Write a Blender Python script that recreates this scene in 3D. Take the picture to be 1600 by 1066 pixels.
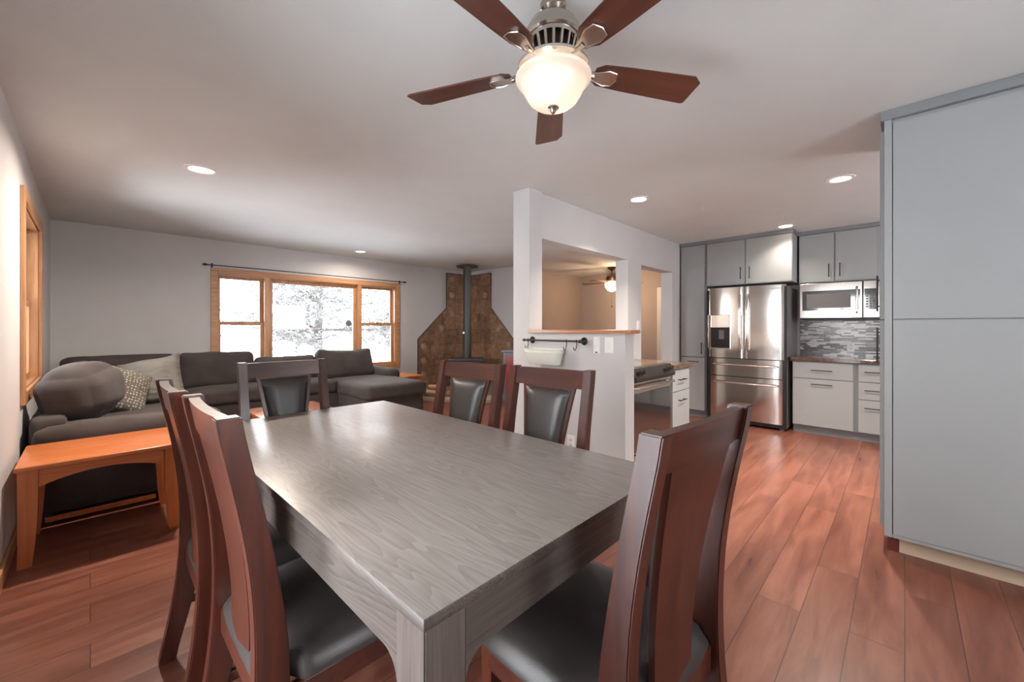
import bpy, bmesh, math, random
from mathutils import Vector, Matrix, noise
random.seed(7)
for o in list(bpy.data.objects):
    bpy.data.objects.remove(o)
C = bpy.context.scene.collection
PI = math.pi
sc = bpy.context.scene
H = 2.48

# ---------------------------------------------------------------- camera
cam = bpy.data.cameras.new('camera')
cam.sensor_width = 36.0
cam.lens = 636.0 / 1600 * 36
cam.shift_y = -21.0 / 1600
cam.clip_start = 0.02
cam_o = bpy.data.objects.new('camera', cam)
cam_o.location = (0, 0, 1.27)
cam_o.rotation_euler = (PI / 2, 0, -math.atan(659 / 636.0))
C.objects.link(cam_o)
sc.camera = cam_o
# ---------------------------------------------------------------- exposure
sc.view_settings.view_transform = 'Standard'
sc.view_settings.look = 'None'
sc.view_settings.gamma = 1.0
sc.view_settings.exposure = 0.46
sc.view_settings.use_curve_mapping = False
# ---------------------------------------------------------------- sky (bright overcast winter daylight)
SKY = 11.0
w = bpy.data.worlds.new('world')
sc.world = w
w.use_nodes = True
bg = w.node_tree.nodes['Background']
bg.inputs[0].default_value = (0.95, 0.97, 1.0, 1)
bg.inputs[1].default_value = SKY
CANW = (46.0, 24.0, 32.0, 5.0, 12.0)       # recessed lamps, watts, in the order they are built
FANW = 0.35

def portal(loc, rot, sx, sy):
    l = bpy.data.lights.new('daylight_portal', 'AREA')
    l.shape = 'RECTANGLE'; l.size = sx; l.size_y = sy
    l.cycles.is_portal = True
    o = bpy.data.objects.new('daylight_portal', l)
    o.location = loc; o.rotation_euler = rot
    C.objects.link(o)
portal((2.59, 7.05, 1.30), (-PI / 2, 0, 0), 2.75, 1.6)      # window in the far wall
portal((-0.48, 4.73, 1.45), (0, -PI / 2, 0), 1.3, 1.4)      # window in the left wall
portal((-0.48, 1.10, 1.15), (0, -PI / 2, 0), 2.1, 1.3)      # glass door in the left wall beside the table
portal((1.3, -2.38, 1.5), (PI / 2, 0, 0), 1.6, 1.4)         # unseen opening behind the camera, added for fill daylight
portal((5.0, -2.38, 1.55), (PI / 2, 0, 0), 1.3, 1.1)        # unseen kitchen opening, added to light the kitchen

# ---------------------------------------------------------------- materials
def nt(name):
    m = bpy.data.materials.new(name); m.use_nodes = True
    t = m.node_tree
    return m, t, t.nodes['Principled BSDF']
def simple(name, col, rough=0.5, metal=0.0, emit=None, es=0, coat=0, spec=None, bump=0, bscale=200):
    m, t, b = nt(name)
    b.inputs['Base Color'].default_value = (*col, 1)
    b.inputs['Roughness'].default_value = rough
    b.inputs['Metallic'].default_value = metal
    b.inputs['Coat Weight'].default_value = coat
    b.inputs['Coat Roughness'].default_value = 0.15
    if spec is not None: b.inputs['Specular IOR Level'].default_value = spec
    if emit:
        b.inputs['Emission Color'].default_value = (*emit, 1)
        b.inputs['Emission Strength'].default_value = es
    tc = t.nodes.new('ShaderNodeTexCoord')
    n = t.nodes.new('ShaderNodeTexNoise'); n.inputs['Scale'].default_value = bscale
    t.links.new(tc.outputs['Object'], n.inputs['Vector'])
    if bump:
        bp = t.nodes.new('ShaderNodeBump'); bp.inputs['Strength'].default_value = bump
        bp.inputs['Distance'].default_value = 0.002
        t.links.new(n.outputs['Fac'], bp.inputs['Height'])
        t.links.new(bp.outputs['Normal'], b.inputs['Normal'])
    # slight procedural tone variation
    n2 = t.nodes.new('ShaderNodeTexNoise'); n2.inputs['Scale'].default_value = 3.0
    t.links.new(tc.outputs['Object'], n2.inputs['Vector'])
    r = t.nodes.new('ShaderNodeValToRGB')
    r.color_ramp.elements[0].color = (*[c * 0.95 for c in col], 1)
    r.color_ramp.elements[1].color = (*[min(1, c * 1.04) for c in col], 1)
    t.links.new(n2.outputs['Fac'], r.inputs['Fac'])
    t.links.new(r.outputs['Color'], b.inputs['Base Color'])
    return m
def wood(name, c1, c2, axis='Y', scale=1.0, rough=0.35, coat=0.0, bump=0.15, stretch=14, ring=0.0):
    """grain stretched along an axis of the object"""
    m, t, b = nt(name)
    tc = t.nodes.new('ShaderNodeTexCoord')
    mp = t.nodes.new('ShaderNodeMapping')
    s = [stretch * scale] * 3
    s['XYZ'.index(axis)] = 1.0 * scale
    mp.inputs['Scale'].default_value = s
    t.links.new(tc.outputs['Object'], mp.inputs['Vector'])
    n = t.nodes.new('ShaderNodeTexNoise')
    n.inputs['Scale'].default_value = 2.2; n.inputs['Detail'].default_value = 8
    n.inputs['Roughness'].default_value = 0.62; n.inputs['Distortion'].default_value = 0.6
    t.links.new(mp.outputs['Vector'], n.inputs['Vector'])
    fac = n.outputs['Fac']
    if ring:
        mp2 = t.nodes.new('ShaderNodeMapping')
        s2 = [5.0 * scale] * 3; s2['XYZ'.index(axis)] = 0.55 * scale
        mp2.inputs['Scale'].default_value = s2
        t.links.new(tc.outputs['Object'], mp2.inputs['Vector'])
        n3 = t.nodes.new('ShaderNodeTexNoise'); n3.inputs['Scale'].default_value = 1.0
        n3.inputs['Detail'].default_value = 2
        t.links.new(mp2.outputs['Vector'], n3.inputs['Vector'])
        mul = t.nodes.new('ShaderNodeMath'); mul.operation = 'MULTIPLY'; mul.inputs[1].default_value = 26
        t.links.new(n3.outputs['Fac'], mul.inputs[0])
        fr = t.nodes.new('ShaderNodeMath'); fr.operation = 'FRACT'
        t.links.new(mul.outputs[0], fr.inputs[0])
        mx = t.nodes.new('ShaderNodeMix'); mx.data_type = 'FLOAT'; mx.inputs[0].default_value = ring
        t.links.new(n.outputs['Fac'], mx.inputs[2]); t.links.new(fr.outputs[0], mx.inputs[3])
        fac = mx.outputs[0]
    r = t.nodes.new('ShaderNodeValToRGB')
    r.color_ramp.elements[0].position = 0.3; r.color_ramp.elements[0].color = (*c1, 1)
    r.color_ramp.elements[1].position = 0.7; r.color_ramp.elements[1].color = (*c2, 1)
    t.links.new(fac, r.inputs['Fac'])
    t.links.new(r.outputs['Color'], b.inputs['Base Color'])
    b.inputs['Roughness'].default_value = rough
    b.inputs['Coat Weight'].default_value = coat
    b.inputs['Coat Roughness'].default_value = 0.2
    bp = t.nodes.new('ShaderNodeBump'); bp.inputs['Strength'].default_value = bump
    bp.inputs['Distance'].default_value = 0.001
    t.links.new(fac, bp.inputs['Height']); t.links.new(bp.outputs['Normal'], b.inputs['Normal'])
    return m

def floor_mat():
    m, t, b = nt('plank_floor')
    tc = t.nodes.new('ShaderNodeTexCoord')
    br = t.nodes.new('ShaderNodeTexBrick')
    br.offset = 0.37; br.squash = 1.0
    br.inputs['Scale'].default_value = 1.0
    br.inputs['Brick Width'].default_value = 1.35
    br.inputs['Row Height'].default_value = 0.168
    br.inputs['Mortar Size'].default_value = 0.0016
    br.inputs['Mortar Smooth'].default_value = 0.1
    br.inputs['Color1'].default_value = (0, 0, 0, 1)
    br.inputs['Color2'].default_value = (1, 1, 1, 1)
    br.inputs['Mortar'].default_value = (0.5, 0.5, 0.5, 1)
    t.links.new(tc.outputs['Object'], br.inputs['Vector'])
    # per plank random offset of the grain
    comb = t.nodes.new('ShaderNodeCombineXYZ')
    t.links.new(br.outputs['Color'], comb.inputs[2])
    sc3 = t.nodes.new('ShaderNodeVectorMath'); sc3.operation = 'SCALE'; sc3.inputs['Scale'].default_value = 9
    t.links.new(comb.outputs[0], sc3.inputs[0])
    add = t.nodes.new('ShaderNodeVectorMath')
    t.links.new(tc.outputs['Object'], add.inputs[0]); t.links.new(sc3.outputs[0], add.inputs[1])
    mp = t.nodes.new('ShaderNodeMapping'); mp.inputs['Scale'].default_value = (1.0, 7.0, 1.0)
    t.links.new(add.outputs[0], mp.inputs['Vector'])
    n = t.nodes.new('ShaderNodeTexNoise'); n.inputs['Scale'].default_value = 1.6
    n.inputs['Detail'].default_value = 9; n.inputs['Roughness'].default_value = 0.6
    n.inputs['Distortion'].default_value = 0.5
    t.links.new(mp.outputs['Vector'], n.inputs['Vector'])
    r = t.nodes.new('ShaderNodeValToRGB')
    e = r.color_ramp.elements
    e[0].position = 0.28; e[0].color = (0.125, 0.040, 0.027, 1)
    e[1].position = 0.75; e[1].color = (0.315, 0.128, 0.084, 1)
    k = e.new(0.5); k.color = (0.215, 0.078, 0.049, 1)
    t.links.new(n.outputs['Fac'], r.inputs['Fac'])
    hv = t.nodes.new('ShaderNodeHueSaturation')
    ma = t.nodes.new('ShaderNodeMapRange'); ma.inputs[3].default_value = 0.86; ma.inputs[4].default_value = 1.12
    t.links.new(br.outputs['Color'], ma.inputs[0]); t.links.new(ma.outputs[0], hv.inputs['Value'])
    t.links.new(r.outputs['Color'], hv.inputs['Color'])
    mix = t.nodes.new('ShaderNodeMix'); mix.data_type = 'RGBA'
    t.links.new(br.outputs['Fac'], mix.inputs[0])
    t.links.new(hv.outputs['Color'], mix.inputs[6]); mix.inputs[7].default_value = (0.07, 0.03, 0.02, 1)
    t.links.new(mix.outputs[2], b.inputs['Base Color'])
    rr = t.nodes.new('ShaderNodeMapRange'); rr.inputs[3].default_value = 0.24; rr.inputs[4].default_value = 0.36
    t.links.new(n.outputs['Fac'], rr.inputs[0]); t.links.new(rr.outputs[0], b.inputs['Roughness'])
    inv = t.nodes.new('ShaderNodeMath'); inv.operation = 'SUBTRACT'; inv.inputs[0].default_value = 1
    t.links.new(br.outputs['Fac'], inv.inputs[1])
    bp = t.nodes.new('ShaderNodeBump'); bp.inputs['Strength'].default_value = 0.5; bp.inputs['Distance'].default_value = 0.002
    t.links.new(inv.outputs[0], bp.inputs['Height']); t.links.new(bp.outputs['Normal'], b.inputs['Normal'])
    return m

def hearth_tile():
    """brown stone tiles; some carry a pale carved motif"""
    m, t, b = nt('stove_wall_tile')
    tc = t.nodes.new('ShaderNodeTexCoord')
    sp = t.nodes.new('ShaderNodeSeparateXYZ'); t.links.new(tc.outputs['Object'], sp.inputs[0])
    ad = t.nodes.new('ShaderNodeMath'); ad.operation = 'SUBTRACT'
    t.links.new(sp.outputs['X'], ad.inputs[0]); t.links.new(sp.outputs['Y'], ad.inputs[1])
    cb = t.nodes.new('ShaderNodeCombineXYZ')
    t.links.new(ad.outputs[0], cb.inputs[0]); t.links.new(sp.outputs['Z'], cb.inputs[1])
    br = t.nodes.new('ShaderNodeTexBrick'); br.offset = 0.33
    br.inputs['Scale'].default_value = 1
    br.inputs['Brick Width'].default_value = 0.31; br.inputs['Row Height'].default_value = 0.31
    br.inputs['Mortar Size'].default_value = 0.004
    br.inputs['Color1'].default_value = (0, 0, 0, 1); br.inputs['Color2'].default_value = (1, 1, 1, 1)
    t.links.new(cb.outputs[0], br.inputs['Vector'])
    n = t.nodes.new('ShaderNodeTexNoise'); n.inputs['Scale'].default_value = 9; n.inputs['Detail'].default_value = 8
    n.inputs['Roughness'].default_value = 0.7
    t.links.new(tc.outputs['Object'], n.inputs['Vector'])
    r = t.nodes.new('ShaderNodeValToRGB')
    r.color_ramp.elements[0].position = 0.3; r.color_ramp.elements[0].color = (0.17, 0.085, 0.045, 1)
    r.color_ramp.elements[1].position = 0.72; r.color_ramp.elements[1].color = (0.42, 0.26, 0.16, 1)
    t.links.new(n.outputs['Fac'], r.inputs['Fac'])
    hv = t.nodes.new('ShaderNodeHueSaturation')
    ma = t.nodes.new('ShaderNodeMapRange'); ma.inputs[3].default_value = 0.72; ma.inputs[4].default_value = 1.25
    t.links.new(br.outputs['Color'], ma.inputs[0]); t.links.new(ma.outputs[0], hv.inputs['Value'])
    t.links.new(r.outputs['Color'], hv.inputs['Color'])
    mix = t.nodes.new('ShaderNodeMix'); mix.data_type = 'RGBA'
    t.links.new(br.outputs['Fac'], mix.inputs[0]); t.links.new(hv.outputs['Color'], mix.inputs[6])
    mix.inputs[7].default_value = (0.16, 0.10, 0.07, 1)
    t.links.new(mix.outputs[2], b.inputs['Base Color'])
    b.inputs['Roughness'].default_value = 0.55
    bp = t.nodes.new('ShaderNodeBump'); bp.inputs['Strength'].default_value = 0.3; bp.inputs['Distance'].default_value = 0.004
    t.links.new(n.outputs['Fac'], bp.inputs['Height']); t.links.new(bp.outputs['Normal'], b.inputs['Normal'])
    return m

def mosaic_mat():
    m, t, b = nt('glass_strip_mosaic')
    tc = t.nodes.new('ShaderNodeTexCoord')
    sp = t.nodes.new('ShaderNodeSeparateXYZ'); t.links.new(tc.outputs['Object'], sp.inputs[0])
    cb = t.nodes.new('ShaderNodeCombineXYZ')
    t.links.new(sp.outputs['Y'], cb.inputs[0]); t.links.new(sp.outputs['Z'], cb.inputs[1])
    br = t.nodes.new('ShaderNodeTexBrick'); br.offset = 0.43; br.offset_frequency = 3
    br.squash = 0.6; br.squash_frequency = 2
    br.inputs['Scale'].default_value = 1
    br.inputs['Brick Width'].default_value = 0.115; br.inputs['Row Height'].default_value = 0.0175
    br.inputs['Mortar Size'].default_value = 0.0011
    br.inputs['Color1'].default_value = (0, 0, 0, 1); br.inputs['Color2'].default_value = (1, 1, 1, 1)
    t.links.new(cb.outputs[0], br.inputs['Vector'])
    r = t.nodes.new('ShaderNodeValToRGB'); r.color_ramp.interpolation = 'CONSTANT'
    e = r.color_ramp.elements
    e[0].position = 0; e[0].color = (0.035, 0.028, 0.026, 1)
    e[1].position = 0.34; e[1].color = (0.27, 0.235, 0.225, 1)
    for p, c in ((0.43, (0.11, 0.09, 0.085)), (0.52, (0.50, 0.46, 0.44)), (0.62, (0.05, 0.04, 0.038)), (0.74, (0.60, 0.57, 0.55))):
        k = e.new(p); k.color = (*c, 1)
    t.links.new(br.outputs['Color'], r.inputs['Fac'])
    mix = t.nodes.new('ShaderNodeMix'); mix.data_type = 'RGBA'
    t.links.new(br.outputs['Fac'], mix.inputs[0]); t.links.new(r.outputs['Color'], mix.inputs[6])
    mix.inputs[7].default_value = (0.35, 0.33, 0.32, 1)
    t.links.new(mix.outputs[2], b.inputs['Base Color'])
    b.inputs['Roughness'].default_value = 0.18
    return m

def granite_mat():
    m, t, b = nt('brown_granite')
    tc = t.nodes.new('ShaderNodeTexCoord')
    v = t.nodes.new('ShaderNodeTexVoronoi'); v.inputs['Scale'].default_value = 90
    n = t.nodes.new('ShaderNodeTexNoise'); n.inputs['Scale'].default_value = 30; n.inputs['Detail'].default_value = 6
    t.links.new(tc.outputs['Object'], v.inputs['Vector']); t.links.new(tc.outputs['Object'], n.inputs['Vector'])
    mx = t.nodes.new('ShaderNodeMath'); mx.operation = 'MULTIPLY'
    t.links.new(v.outputs['Distance'], mx.inputs[0]); t.links.new(n.outputs['Fac'], mx.inputs[1])
    r = t.nodes.new('ShaderNodeValToRGB')
    r.color_ramp.elements[0].position = 0.05; r.color_ramp.elements[0].color = (0.04, 0.022, 0.015, 1)
    r.color_ramp.elements[1].position = 0.5; r.color_ramp.elements[1].color = (0.19, 0.12, 0.08, 1)
    t.links.new(mx.outputs[0], r.inputs['Fac']); t.links.new(r.outputs['Color'], b.inputs['Base Color'])
    b.inputs['Roughness'].default_value = 0.1
    return m

def steel_mat(axis='Y'):
    m, t, b = nt('brushed_steel')
    tc = t.nodes.new('ShaderNodeTexCoord')
    mp = t.nodes.new('ShaderNodeMapping')
    s = [400, 400, 400]; s['XYZ'.index(axis)] = 3
    mp.inputs['Scale'].default_value = s
    n = t.nodes.new('ShaderNodeTexNoise'); n.inputs['Scale'].default_value = 1
    t.links.new(tc.outputs['Object'], mp.inputs['Vector']); t.links.new(mp.outputs['Vector'], n.inputs['Vector'])
    b.inputs['Base Color'].default_value = (0.60, 0.555, 0.52, 1)
    b.inputs['Metallic'].default_value = 1
    b.inputs['Roughness'].default_value = 0.14
    bp = t.nodes.new('ShaderNodeBump'); bp.inputs['Strength'].default_value = 0.03; bp.inputs['Distance'].default_value = 0.0005
    t.links.new(n.outputs['Fac'], bp.inputs['Height']); t.links.new(bp.outputs['Normal'], b.inputs['Normal'])
    return m

def fabric_mat(name, c, dots=False, rib=False):
    m, t, b = nt(name)
    tc = t.nodes.new('ShaderNodeTexCoord')
    n = t.nodes.new('ShaderNodeTexNoise'); n.inputs['Scale'].default_value = 260; n.inputs['Detail'].default_value = 3
    n2 = t.nodes.new('ShaderNodeTexNoise'); n2.inputs['Scale'].default_value = 5; n2.inputs['Detail'].default_value = 5
    t.links.new(tc.outputs['Object'], n.inputs['Vector']); t.links.new(tc.outputs['Object'], n2.inputs['Vector'])
    ad = t.nodes.new('ShaderNodeMath'); ad.operation = 'ADD'
    t.links.new(n.outputs['Fac'], ad.inputs[0]); t.links.new(n2.outputs['Fac'], ad.inputs[1])
    r = t.nodes.new('ShaderNodeValToRGB')
    r.color_ramp.elements[0].position = 0.6; r.color_ramp.elements[0].color = (*[x * 0.72 for x in c], 1)
    r.color_ramp.elements[1].position = 1.35 if False else 1.0; r.color_ramp.elements[1].color = (*[x * 1.15 for x in c], 1)
    hf = t.nodes.new('ShaderNodeMath'); hf.operation = 'MULTIPLY'; hf.inputs[1].default_value = 0.75
    t.links.new(ad.outputs[0], hf.inputs[0]); t.links.new(hf.outputs[0], r.inputs['Fac'])
    col = r.outputs['Color']; hgt = n.outputs['Fac']; bs = 0.35
    if dots:
        v = t.nodes.new('ShaderNodeTexVoronoi'); v.inputs['Scale'].default_value = 40
        v.inputs['Randomness'].default_value = 0.35
        sp = t.nodes.new('ShaderNodeMapping'); sp.inputs['Scale'].default_value = (1, 1, 0.01)
        t.links.new(tc.outputs['Object'], sp.inputs['Vector']); t.links.new(sp.outputs['Vector'], v.inputs['Vector'])
        cr = t.nodes.new('ShaderNodeValToRGB')
        cr.color_ramp.elements[0].position = 0.24; cr.color_ramp.elements[0].color = (1, 1, 1, 1)
        cr.color_ramp.elements[1].position = 0.32; cr.color_ramp.elements[1].color = (0, 0, 0, 1)
        t.links.new(v.outputs['Distance'], cr.inputs['Fac'])
        mx = t.nodes.new('ShaderNodeMix'); mx.data_type = 'RGBA'
        t.links.new(cr.outputs['Color'], mx.inputs[0]); t.links.new(col, mx.inputs[6])
        mx.inputs[7].default_value = (0.42, 0.39, 0.33, 1)
        col = mx.outputs[2]
    if rib:
        wv = t.nodes.new('ShaderNodeTexWave'); wv.inputs['Scale'].default_value = 5
        wv.inputs['Distortion'].default_value = 9; wv.inputs['Detail'].default_value = 2; wv.bands_direction = 'Y'
        t.links.new(tc.outputs['Object'], wv.inputs['Vector'])
        hgt = wv.outputs['Fac']; bs = 0.5
    t.links.new(col, b.inputs['Base Color'])
    b.inputs['Roughness'].default_value = 0.95
    b.inputs['Specular IOR Level'].default_value = 0.2
    b.inputs['Sheen Weight'].default_value = 0.08
    bp = t.nodes.new('ShaderNodeBump'); bp.inputs['Strength'].default_value = bs
    bp.inputs['Distance'].default_value = 0.012 if rib else 0.002
    t.links.new(hgt, bp.inputs['Height']); t.links.new(bp.outputs['Normal'], b.inputs['Normal'])
    return m

def glass_mat():
    m = bpy.data.materials.new('window_glass'); m.use_nodes = True
    t = m.node_tree; t.nodes.clear()
    o = t.nodes.new('ShaderNodeOutputMaterial')
    mx = t.nodes.new('ShaderNodeMixShader')
    tr = t.nodes.new('ShaderNodeBsdfTransparent'); gl = t.nodes.new('ShaderNodeBsdfGlossy')
    gl.inputs['Roughness'].default_value = 0.01
    fr = t.nodes.new('ShaderNodeFresnel'); fr.inputs['IOR'].default_value = 1.4
    t.links.new(fr.outputs[0], mx.inputs[0]); t.links.new(tr.outputs[0], mx.inputs[1]); t.links.new(gl.outputs[0], mx.inputs[2])
    t.links.new(mx.outputs[0], o.inputs[0])
    return m

def frosted_mat():
    m = bpy.data.materials.new('frosted_glass'); m.use_nodes = True
    t = m.node_tree; t.nodes.clear()
    o = t.nodes.new('ShaderNodeOutputMaterial')
    d = t.nodes.new('ShaderNodeBsdfDiffuse'); d.inputs[0].default_value = (0.86, 0.80, 0.74, 1)
    tr = t.nodes.new('ShaderNodeBsdfTranslucent'); tr.inputs[0].default_value = (0.92, 0.84, 0.76, 1)
    g = t.nodes.new('ShaderNodeBsdfGlossy'); g.inputs['Roughness'].default_value = 0.2
    a = t.nodes.new('ShaderNodeMixShader'); a.inputs[0].default_value = 0.6
    b = t.nodes.new('ShaderNodeMixShader'); b.inputs[0].default_value = 0.05
    t.links.new(d.outputs[0], a.inputs[1]); t.links.new(tr.outputs[0], a.inputs[2])
    t.links.new(a.outputs[0], b.inputs[1]); t.links.new(g.outputs[0], b.inputs[2])
    t.links.new(b.outputs[0], o.inputs[0])
    return m

M = {}
M['wall'] = simple('wall_paint', (0.575, 0.565, 0.56), 0.75, bump=0.08, bscale=120)
M['ceiling'] = simple('ceiling_paint', (0.66, 0.68, 0.665), 0.85, bump=0.06, bscale=90)
M['hallwall'] = simple('hall_wall_paint', (0.42, 0.355, 0.315), 0.75, bump=0.08, bscale=120)
M['floor'] = floor_mat()
M['oak'] = wood('honey_oak_trim', (0.36, 0.16, 0.065), (0.58, 0.31, 0.15), 'Z', 1, 0.35, 0.3)
M['oakx'] = wood('honey_oak_trim_across', (0.36, 0.16, 0.065), (0.58, 0.31, 0.15), 'X', 1, 0.35, 0.3)
M['oaky'] = wood('honey_oak_trim_deep', (0.36, 0.16, 0.065), (0.58, 0.31, 0.15), 'Y', 1, 0.35, 0.3)
M['sill'] = wood('golden_oak_ledge', (0.38, 0.14, 0.045), (0.52, 0.21, 0.08), 'Y', 1, 0.3, 0.4)
M['orange'] = wood('orange_pine', (0.44, 0.115, 0.03), (0.62, 0.20, 0.06), 'X', 1, 0.33, 0.35, ring=0.25)
M['orangez'] = wood('orange_pine_upright', (0.44, 0.115, 0.03), (0.60, 0.19, 0.06), 'Z', 1, 0.33, 0.35)
M['cherry'] = wood('dark_cherry', (0.028, 0.0065, 0.004), (0.078, 0.018, 0.009), 'Z', 1, 0.33, 0.2, bump=0.05)
M['cherryx'] = wood('dark_cherry_across', (0.028, 0.0065, 0.004), (0.078, 0.018, 0.009), 'X', 1, 0.33, 0.2, bump=0.05)
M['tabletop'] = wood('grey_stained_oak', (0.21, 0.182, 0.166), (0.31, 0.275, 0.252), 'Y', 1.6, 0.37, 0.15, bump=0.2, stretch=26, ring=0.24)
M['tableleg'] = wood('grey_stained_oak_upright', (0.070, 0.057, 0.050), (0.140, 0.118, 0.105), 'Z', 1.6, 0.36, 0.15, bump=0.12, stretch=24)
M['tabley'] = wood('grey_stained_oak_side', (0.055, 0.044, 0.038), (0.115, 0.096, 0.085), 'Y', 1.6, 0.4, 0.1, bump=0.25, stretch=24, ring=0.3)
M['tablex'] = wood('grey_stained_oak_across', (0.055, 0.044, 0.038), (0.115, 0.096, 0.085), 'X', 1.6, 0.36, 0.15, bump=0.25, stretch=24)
M['leather'] = simple('black_leather', (0.034, 0.029, 0.027), 0.36, bump=0.25, bscale=420, spec=0.6)
M['sofa'] = fabric_mat('charcoal_sofa_fabric', (0.070, 0.059, 0.056))
M['dots'] = fabric_mat('dotted_pillow_fabric', (0.13, 0.112, 0.092), dots=True)
M['rib'] = fabric_mat('wrinkled_pillow_fabric', (0.165, 0.15, 0.13), rib=True)
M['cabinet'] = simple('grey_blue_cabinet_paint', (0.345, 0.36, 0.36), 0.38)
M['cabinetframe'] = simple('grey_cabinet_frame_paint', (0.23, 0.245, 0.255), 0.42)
M['black'] = simple('black_metal', (0.02, 0.018, 0.018), 0.35, 0.3)
M['iron'] = simple('dark_iron', (0.05, 0.05, 0.052), 0.4, 0.7)
M['castiron'] = simple('grey_cast_iron', (0.10, 0.10, 0.10), 0.55, 0.4)
M['pipe'] = simple('stove_pipe_black', (0.075, 0.08, 0.08), 0.42, 0.5)
M['steel'] = steel_mat('Y')
M['steelx'] = steel_mat('X')
M['darksteel'] = simple('dark_stainless', (0.11, 0.10, 0.092), 0.36, 1.0)
M['chrome'] = simple('polished_steel', (0.72, 0.68, 0.64), 0.16, 1.0)
M['nickel'] = simple('brushed_nickel', (0.52, 0.47, 0.42), 0.24, 1.0)
M['darkplastic'] = simple('dark_grey_plastic', (0.035, 0.035, 0.036), 0.4)
M['midplastic'] = simple('grey_plastic', (0.16, 0.155, 0.15), 0.4)
M['blackglass'] = simple('black_glass', (0.012, 0.011, 0.011), 0.05, spec=0.9, coat=1)
M['white'] = simple('white_plastic', (0.80, 0.79, 0.77), 0.35)
M['whitepaint'] = simple('white_trim_paint', (0.72, 0.71, 0.69), 0.45)
M['enamel'] = simple('cream_enamel', (0.72, 0.75, 0.66), 0.3, coat=0.3)
M['blade'] = wood('fan_blade_walnut', (0.060, 0.018, 0.010), (0.125, 0.038, 0.020), 'X', 1.2, 0.4, 0.2, bump=0.05, stretch=9)
M['bladedark'] = simple('dark_fan_blade', (0.10, 0.06, 0.04), 0.45)
M['bronze'] = simple('oiled_bronze', (0.05, 0.028, 0.018), 0.4, 0.7)
M['globe'] = frosted_mat()
M['lampon'] = simple('lit_lamp_lens', (1, 1, 1), 0.5, emit=(1.0, 0.80, 0.60), es=14)
M['bulb'] = simple('lit_bulb', (1, 1, 1), 0.5, emit=(1.0, 0.78, 0.55), es=5)
M['globe2'] = simple('lit_hall_globe', (0.9, 0.85, 0.75), 0.4, emit=(1.0, 0.70, 0.42), es=1.6)
M['glass'] = glass_mat()
M['granite'] = granite_mat()
M['mosaic'] = mosaic_mat()
M['tile'] = hearth_tile()
M['motif'] = simple('pale_carved_motif', (0.40, 0.31, 0.24), 0.6)
M['slate'] = simple('tan_hearth_stone', (0.42, 0.33, 0.26), 0.6, bump=0.2, bscale=30)
M['log'] = wood('split_log', (0.35, 0.2, 0.1), (0.6, 0.42, 0.26), 'X', 2, 0.8)
M['bucket'] = simple('galvanised_bucket', (0.30, 0.30, 0.27), 0.45, 0.4)
M['redwood'] = wood('red_cabinet_door', (0.16, 0.015, 0.012), (0.24, 0.028, 0.02), 'Z', 1, 0.3, 0.4)
M['bluegrey'] = simple('blue_grey_paint', (0.085, 0.10, 0.12), 0.45)
M['beige'] = simple('unpainted_kick_board', (0.62, 0.49, 0.35), 0.6)
M['kickred'] = wood('red_brown_kick_board', (0.11, 0.02, 0.012), (0.17, 0.04, 0.025), 'Y', 1, 0.4)
M['snow'] = simple('snow', (0.85, 0.87, 0.9), 0.9, bump=0.5, bscale=2)
M['bark'] = simple('grey_bark', (0.085, 0.075, 0.072), 0.9)
M['needle'] = simple('snowy_needles', (0.14, 0.15, 0.15), 0.9)
M['siding'] = simple('outdoor_siding', (0.5, 0.5, 0.5), 0.8)

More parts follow.
